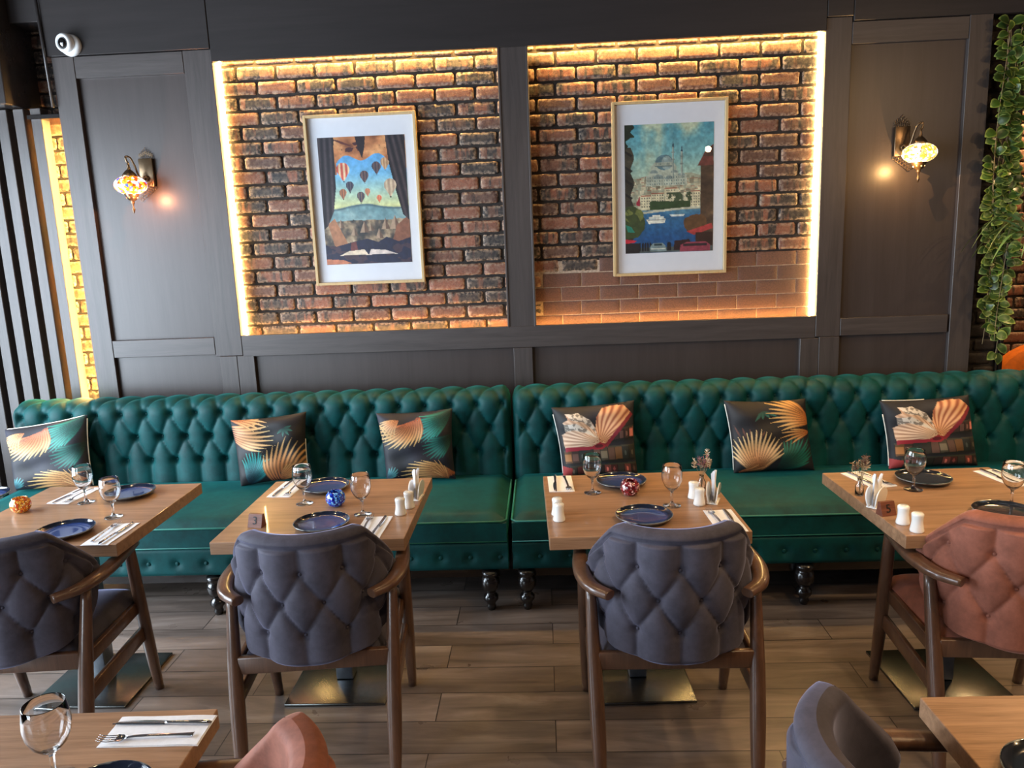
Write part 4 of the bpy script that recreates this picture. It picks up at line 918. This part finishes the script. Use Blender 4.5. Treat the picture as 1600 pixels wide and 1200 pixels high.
# little vases with dried flowers
def dried(x, y, seed, c1, c2, label, h=.15):
    t = thing('bud_vase', (x, y, TZ)); rg = np.random.RandomState(seed)
    MB().lathe([(.0001, 0), (.014, 0), (.0165, .004), (.0165, .040), (.010, .052), (.008, .062), (.0095, .068), (.0085, .068), (.007, .062), (.009, .052), (.015, .040), (.015, .006), (.0001, .004)], n=28).build('vase', M['glass'], t)
    tag(t, 'clear glass bud vase on the '+label, 'vase', 'small glass bud vases')
    f = thing('dried_flowers', (x, y, TZ)); st = MB(); fl = MB()
    for k in range(9):
        a = rg.rand()*2*PI; sp2 = .016+.024*rg.rand(); hh = h*(.8+.3*rg.rand()); tip = (math.cos(a)*sp2, math.sin(a)*sp2, hh)
        st.sweep([(0, 0, .008), (tip[0]*.2, tip[1]*.2, .06), (tip[0]*.6, tip[1]*.6, hh*.7), tip], .0008, .0008, 5)
        c = np.array(c1 if k % 2 else c2)
        for q in range(30):
            d = rg.randn(3); d[2] = abs(d[2])*1.2; d /= np.linalg.norm(d); base = np.array(tip)+np.array([0, 0, -.034*rg.rand()]); tp = base+d*(.008+.010*rg.rand()); s_ = np.cross(d, rg.randn(3)); s_ *= .0018/np.linalg.norm(s_)
            fl.add([base-s_, base+s_, tp+s_*.5, tp-s_*.5], [(0, 1, 2, 3)], False, c*(.7+.5*rg.rand()))
    st.build('stems', M['straw'], f); fl.build('flower_heads', M['petals'], f); tag(f, 'tuft of dried flowers on the '+label, 'dried flowers', 'dried flowers in bud vases')
M['straw'] = simple('dry_stem', rgb(150, 130, 95), .8); M['petals'] = attr_mat('dried_petals', .85)
dried(.612, 2.925, 3, s2l((.62, .40, .44)), s2l((.80, .72, .62)), 'table with the red candle holder')
dried(1.196, 2.835, 5, s2l((.42, .30, .24)), s2l((.70, .58, .44)), 'right table with the number five block')

# ------------------------------------------------------------------ wall lamps
def sconce(x, z, sgn, gm, label, col):
    """sgn: -1 = the lamp swings to the left of its back plate"""
    t = thing('wall_lamp', (x, 4.398, z))
    px = -sgn*.062
    MB().box(px-.046, px+.046, -.026, 0, -.005, .175, .003, 2).build('back_plate', M['bronze'], t)
    b = MB()
    for k in range(-3, 4):
        hh = .075-.012*abs(k); x_ = px+k*.013
        b.sweep(spline([(x_, -.008, .172), (x_+.006, -.008, .172+hh*.35), (x_-.006, -.008, .172+hh*.7), (x_+.002, -.008, .172+hh)], 5), .0019, .0019, 6)
        b.sweep([(x_+.0085*math.cos(a), -.008, .172+hh*.55+.0085*math.sin(a)) for a in np.linspace(0, 2*PI, 13)], .0014, .0014, 5)
    b.build('filigree_crest', M['bronze'], t); b = MB()
    for k in range(7):
        f = k/6; cx_, cz_ = px-sgn*(.035-.075*f)*-1*-1, -.012-.075*f; r_ = .013-.004*f
        b.sweep([(cx_+r_*math.cos(a), -.010-.03*f, cz_+r_*math.sin(a)) for a in np.linspace(0, 2*PI, 13)], .0021, .0021, 6)
        b.sweep([(cx_+sgn*.016+r_*.7*math.cos(a), -.010-.03*f, cz_+.008+r_*.7*math.sin(a)) for a in np.linspace(0, 2*PI, 11)], .0018, .0018, 6)
    b.build('filigree_scroll', M['bronze'], t)
    arm = spline([(px, -.026, .055), (px+sgn*.004, -.060, .035), (px+sgn*.022, -.085, .060), (px+sgn*.035, -.100, .125), (px+sgn*.050, -.115, .172), (sgn*.012, -.125, .176), (sgn*.004, -.125, .140)], 8)
    a_ = MB().sweep(arm, .0065, .0065, 10)
    a_.sweep([(px+.012*math.cos(a), -.045, .045+.016*math.sin(a)) for a in np.linspace(0, 2*PI, 17)], .005, .005, 8); a_.build('arm', M['bronze'], t)
    MB().lathe([(.0001, .150), (.006, .146), (.005, .134), (.010, .128), (.007, .120), (.012, .108), (.010, .100), (.024, .088), (.040, .070), (.046, .056), (.042, .052), (.0001, .052)], (0, -.125, 0), 28).build('cap', M['bronze'], t)
    gl = [(.04, .0555)]+[(.100*math.cos(a), .062*math.sin(a)) for a in np.linspace(1.05, -1.05, 25)]+[(.04, -.0555)]
    MB().lathe([(r, z_) for r, z_ in gl], (0, -.125, 0), 56).build('globe', gm, t)
    MB().lathe([(.0001, -.050), (.046, -.053), (.044, -.060), (.034, -.078), (.026, -.092), (.010, -.100), (.014, -.108), (.008, -.116), (.005, -.130), (.004, -.138), (.010, -.150), (.007, -.163), (.002, -.176), (.0001, -.178)], (0, -.125, 0), 28).build('finial', M['bronze'], t)
    b = MB()
    for k in range(8):
        a = 2*PI*k/8; c_ = Vector((math.cos(a)*.0345, -.125+math.sin(a)*.0345, -.079)); d = Vector((math.cos(a), math.sin(a), -.5)).normalized(); R_ = Matrix.Translation(c_) @ d.to_track_quat('Z', 'Y').to_matrix().to_4x4(); n0 = len(b.v)
        b.lathe([(.0001, .002), (.004, .001), (.0055, -.003)], n=10)
        for i in range(n0, len(b.v)): b.v[i] = tuple(R_ @ Vector(b.v[i]))
    b.build('pierced_light_hole', gm, t)
    l = bpy.data.lights.new('lamp_bulb', 'POINT'); l.energy = 3.0; l.color = col; l.shadow_soft_size = 0
    lo = bpy.data.objects.new('lamp_bulb', l); COL.objects.link(lo); lo.parent = t; lo.location = (-sgn*.075, -.175, -.085)
    t.scale = (.87, .87, .87); return tag(t, label, 'wall lamp', 'mosaic wall lamps')
sconce(-2.285, 2.155, -1, M['globe_left'], 'mosaic glass wall lamp with red and blue pieces, left of the brick alcove', (1, .38, .16))
sconce(2.040, 2.145, 1, M['globe_right'], 'amber mosaic glass wall lamp, right of the brick alcove', (1, .55, .2))

# ------------------------------------------------------------------ security camera
t = thing('security_camera', (-2.556, 4.362, 2.920)); t.scale = (.86, .86, .86)
Rc = Matrix.Rotation(PI/2, 4, 'X') @ Matrix.Rotation(-.25, 4, 'Y')
def lr(b, prof, n=40):
    n0 = len(b.v); b.lathe(prof, n=n)
    for i in range(n0, len(b.v)): b.v[i] = tuple(Rt @ Vector(b.v[i]))
Rt = Matrix.Rotation(PI/2, 4, 'X'); b = MB(); lr(b, [(.0001, 0), (.066, 0), (.068, .006), (.064, .030), (.05, .034), (.0001, .034)]); b.build('mount_ring', M['white_plastic'], t)
Rt = Matrix.Translation((-.016, -.026, .010)) @ Matrix.Rotation(PI/2, 4, 'X') @ Matrix.Rotation(-.22, 4, 'Y') @ Matrix.Rotation(.12, 4, 'X')
b = MB(); lr(b, [(.058, 0), (.059, .022), (.052, .036), (.042, .040), (.036, .034), (.034, .02)]); b.build('housing', M['white_plastic'], t)
b = MB(); lr(b, [(.036, .020), (.034, .034), (.026, .044), (.014, .050), (.0001, .052)]); b.build('dome', M['lens'], t)
tag(t, 'round white security camera at the top left', 'security camera')

# ------------------------------------------------------------------ greenery
def leaf(b, c, d, up, L, wd, rg, dark, light):
    d = d/np.linalg.norm(d); s_ = np.cross(d, up); s_ /= np.linalg.norm(s_)+1e-9; n_ = np.cross(s_, d); k = .6+.6*rg.rand()
    rows_ = [(0, .08, 0), (.10, .66, 0), (.32, 1, .05), (.58, .96, .04), (.80, .62, -.02), (.93, .26, -.07), (1, .02, -.10)]; P = []; Cc = []
    for f, ww, dz in rows_:
        row = []; cr = []
        for u in (-1, -.62, 0, .62, 1):
            row.append(c+d*L*f+s_*u*ww*wd+n_*(dz*L+.22*wd*abs(u)*ww)); e = max(abs(u) > .9, f > .85)
            cr.append((np.array(light) if e else np.array(dark)*(1.15 if u == 0 else 1))*k)
        P.append(row); Cc.append(cr)
    b.grid(np.array(P), col=np.array(Cc))
m, nt, bs = new_mat('leaf'); a = N(nt, 'ShaderNodeVertexColor'); a.layer_name = 'Col'; LK(nt, a.outputs[0], bs.inputs['Base Color']); bs.inputs['Roughness'].default_value = .4
M['leaf'] = m
rg = np.random.RandomState(21); t = thing('hanging_garland', (2.50, 4.33, .93)); fo = MB(); stv = MB()
strands = []
for k in range(8):
    x = 2.458+.013*k+rg.randn()*.006; y = 4.330-.03*rg.rand(); zt, zb = 2.78-.03*rg.rand(), (.96 if k % 2 else 1.25)+.2*rg.rand()
    pts = [(x+.018*math.sin(z*5+k), y+.012*math.cos(z*4+k*2), z) for z in np.linspace(zt, zb, 40)]; strands.append(pts)
    stv.sweep([(p[0]-2.5, p[1]-4.33, p[2]-.93) for p in pts], .0016, .0016, 5)
for i in range(430):
    s_ = strands[rg.randint(8)]; p = np.array(s_[rg.randint(40)])-np.array([2.5, 4.33, .93]); a = rg.rand()*2*PI
    d = np.array([math.cos(a), -.30*rg.rand()-.05, -.55+.9*rg.rand()]); br = rg.rand()**2
    leaf(fo, p+d*.012, d, np.array([.2*rg.randn(), -1, .5]), .044+.026*rg.rand(), .021+.009*rg.rand(), rg, s2l((.19+.12*br, .28+.15*br, .13)), s2l((.46+.22*br, .55+.17*br, .30)))
stv.build('stems', M['straw'], t); fo.build('leaves', M['leaf'], t); tag(t, 'strands of variegated green leaves hanging down the right end of the panelling', 'garland')
# palm at the right edge
t = thing('potted_palm', (2.88, 4.22, 0)); MB().lathe([(.0001, 0), (.11, 0), (.15, .30), (.155, .32), (.14, .32), (.13, .28), (.0001, .28)], n=40).build('pot', M['black'], t)
b = MB(); b.sweep(spline([(0, 0, .26), (-.01, .0, .8), (-.12, -.05, 1.3), (-.27, -.12, 1.60)], 8), .018, .018, 10); b.build('trunk', M['straw'], t)
fo = MB()
for k in range(15):
    a = PI+(k-7)*.26+rg.randn()*.08; L = .34+.10*rg.rand(); rise = .16+.16*rg.rand()
    pts = [np.array([-.27+math.cos(a)*L*f, -.12+math.sin(a)*L*f*.6-.06*f, 1.58+rise*math.sin(PI*f*.72)-.16*f*f]) for f in np.linspace(0, 1, 14)]
    sd = np.array([-math.sin(a), math.cos(a), .3]); P = []
    for i_, p in enumerate(pts):
        ww = .013*math.sin(PI*min(1, .08+i_/13*.92))+.0012; P.append([p-sd*ww, p-np.array([0, 0, .004]), p+sd*ww])
    P = np.array(P); fo.grid(P, col=np.ones(P.shape)*s2l((.36+.1*rg.rand(), .44+.08*rg.rand(), .28)))
fo.build('fronds', M['leaf'], t); tag(t, 'palm with long thin arching leaves at the right edge', 'palm')
# orange seat back seen past the pier
t = thing('orange_armchair', (3.35, 4.95, 0)); P = []
for z in np.linspace(.18, 1.0, 24):
    hw_ = .42*math.sqrt(max(.0, 1-max(0, (z-.72)/.285)**2.2)) if z > .72 else .42; P.append([(u*hw_, -.04*(1-u*u)*1+.0, z) for u in np.linspace(-1, 1, 28)])
P = np.array(P); Q = P.copy(); Q[..., 1] += .10; b = MB().grid(P).grid(Q)
for sl in ((0,), (-1,), (slice(None), 0), (slice(None), -1)): b.grid(np.stack([P[sl], Q[sl]]))
b.build('backrest', M['orange'], t); MB().box(-.38, .38, .10, .34, .18, .46, .04, 3).build('seat', M['orange'], t)
for sx in (-1, 1):
    for yy in (.02, .30): MB().lathe([(.0001, 0), (.014, 0), (.022, .19), (.0001, .19)], n=14).build('leg', M['blackwood'], t, loc=(sx*.34, yy, 0))
tag(t, 'orange seat back glimpsed past the dark brick pier at the right edge', 'armchair')
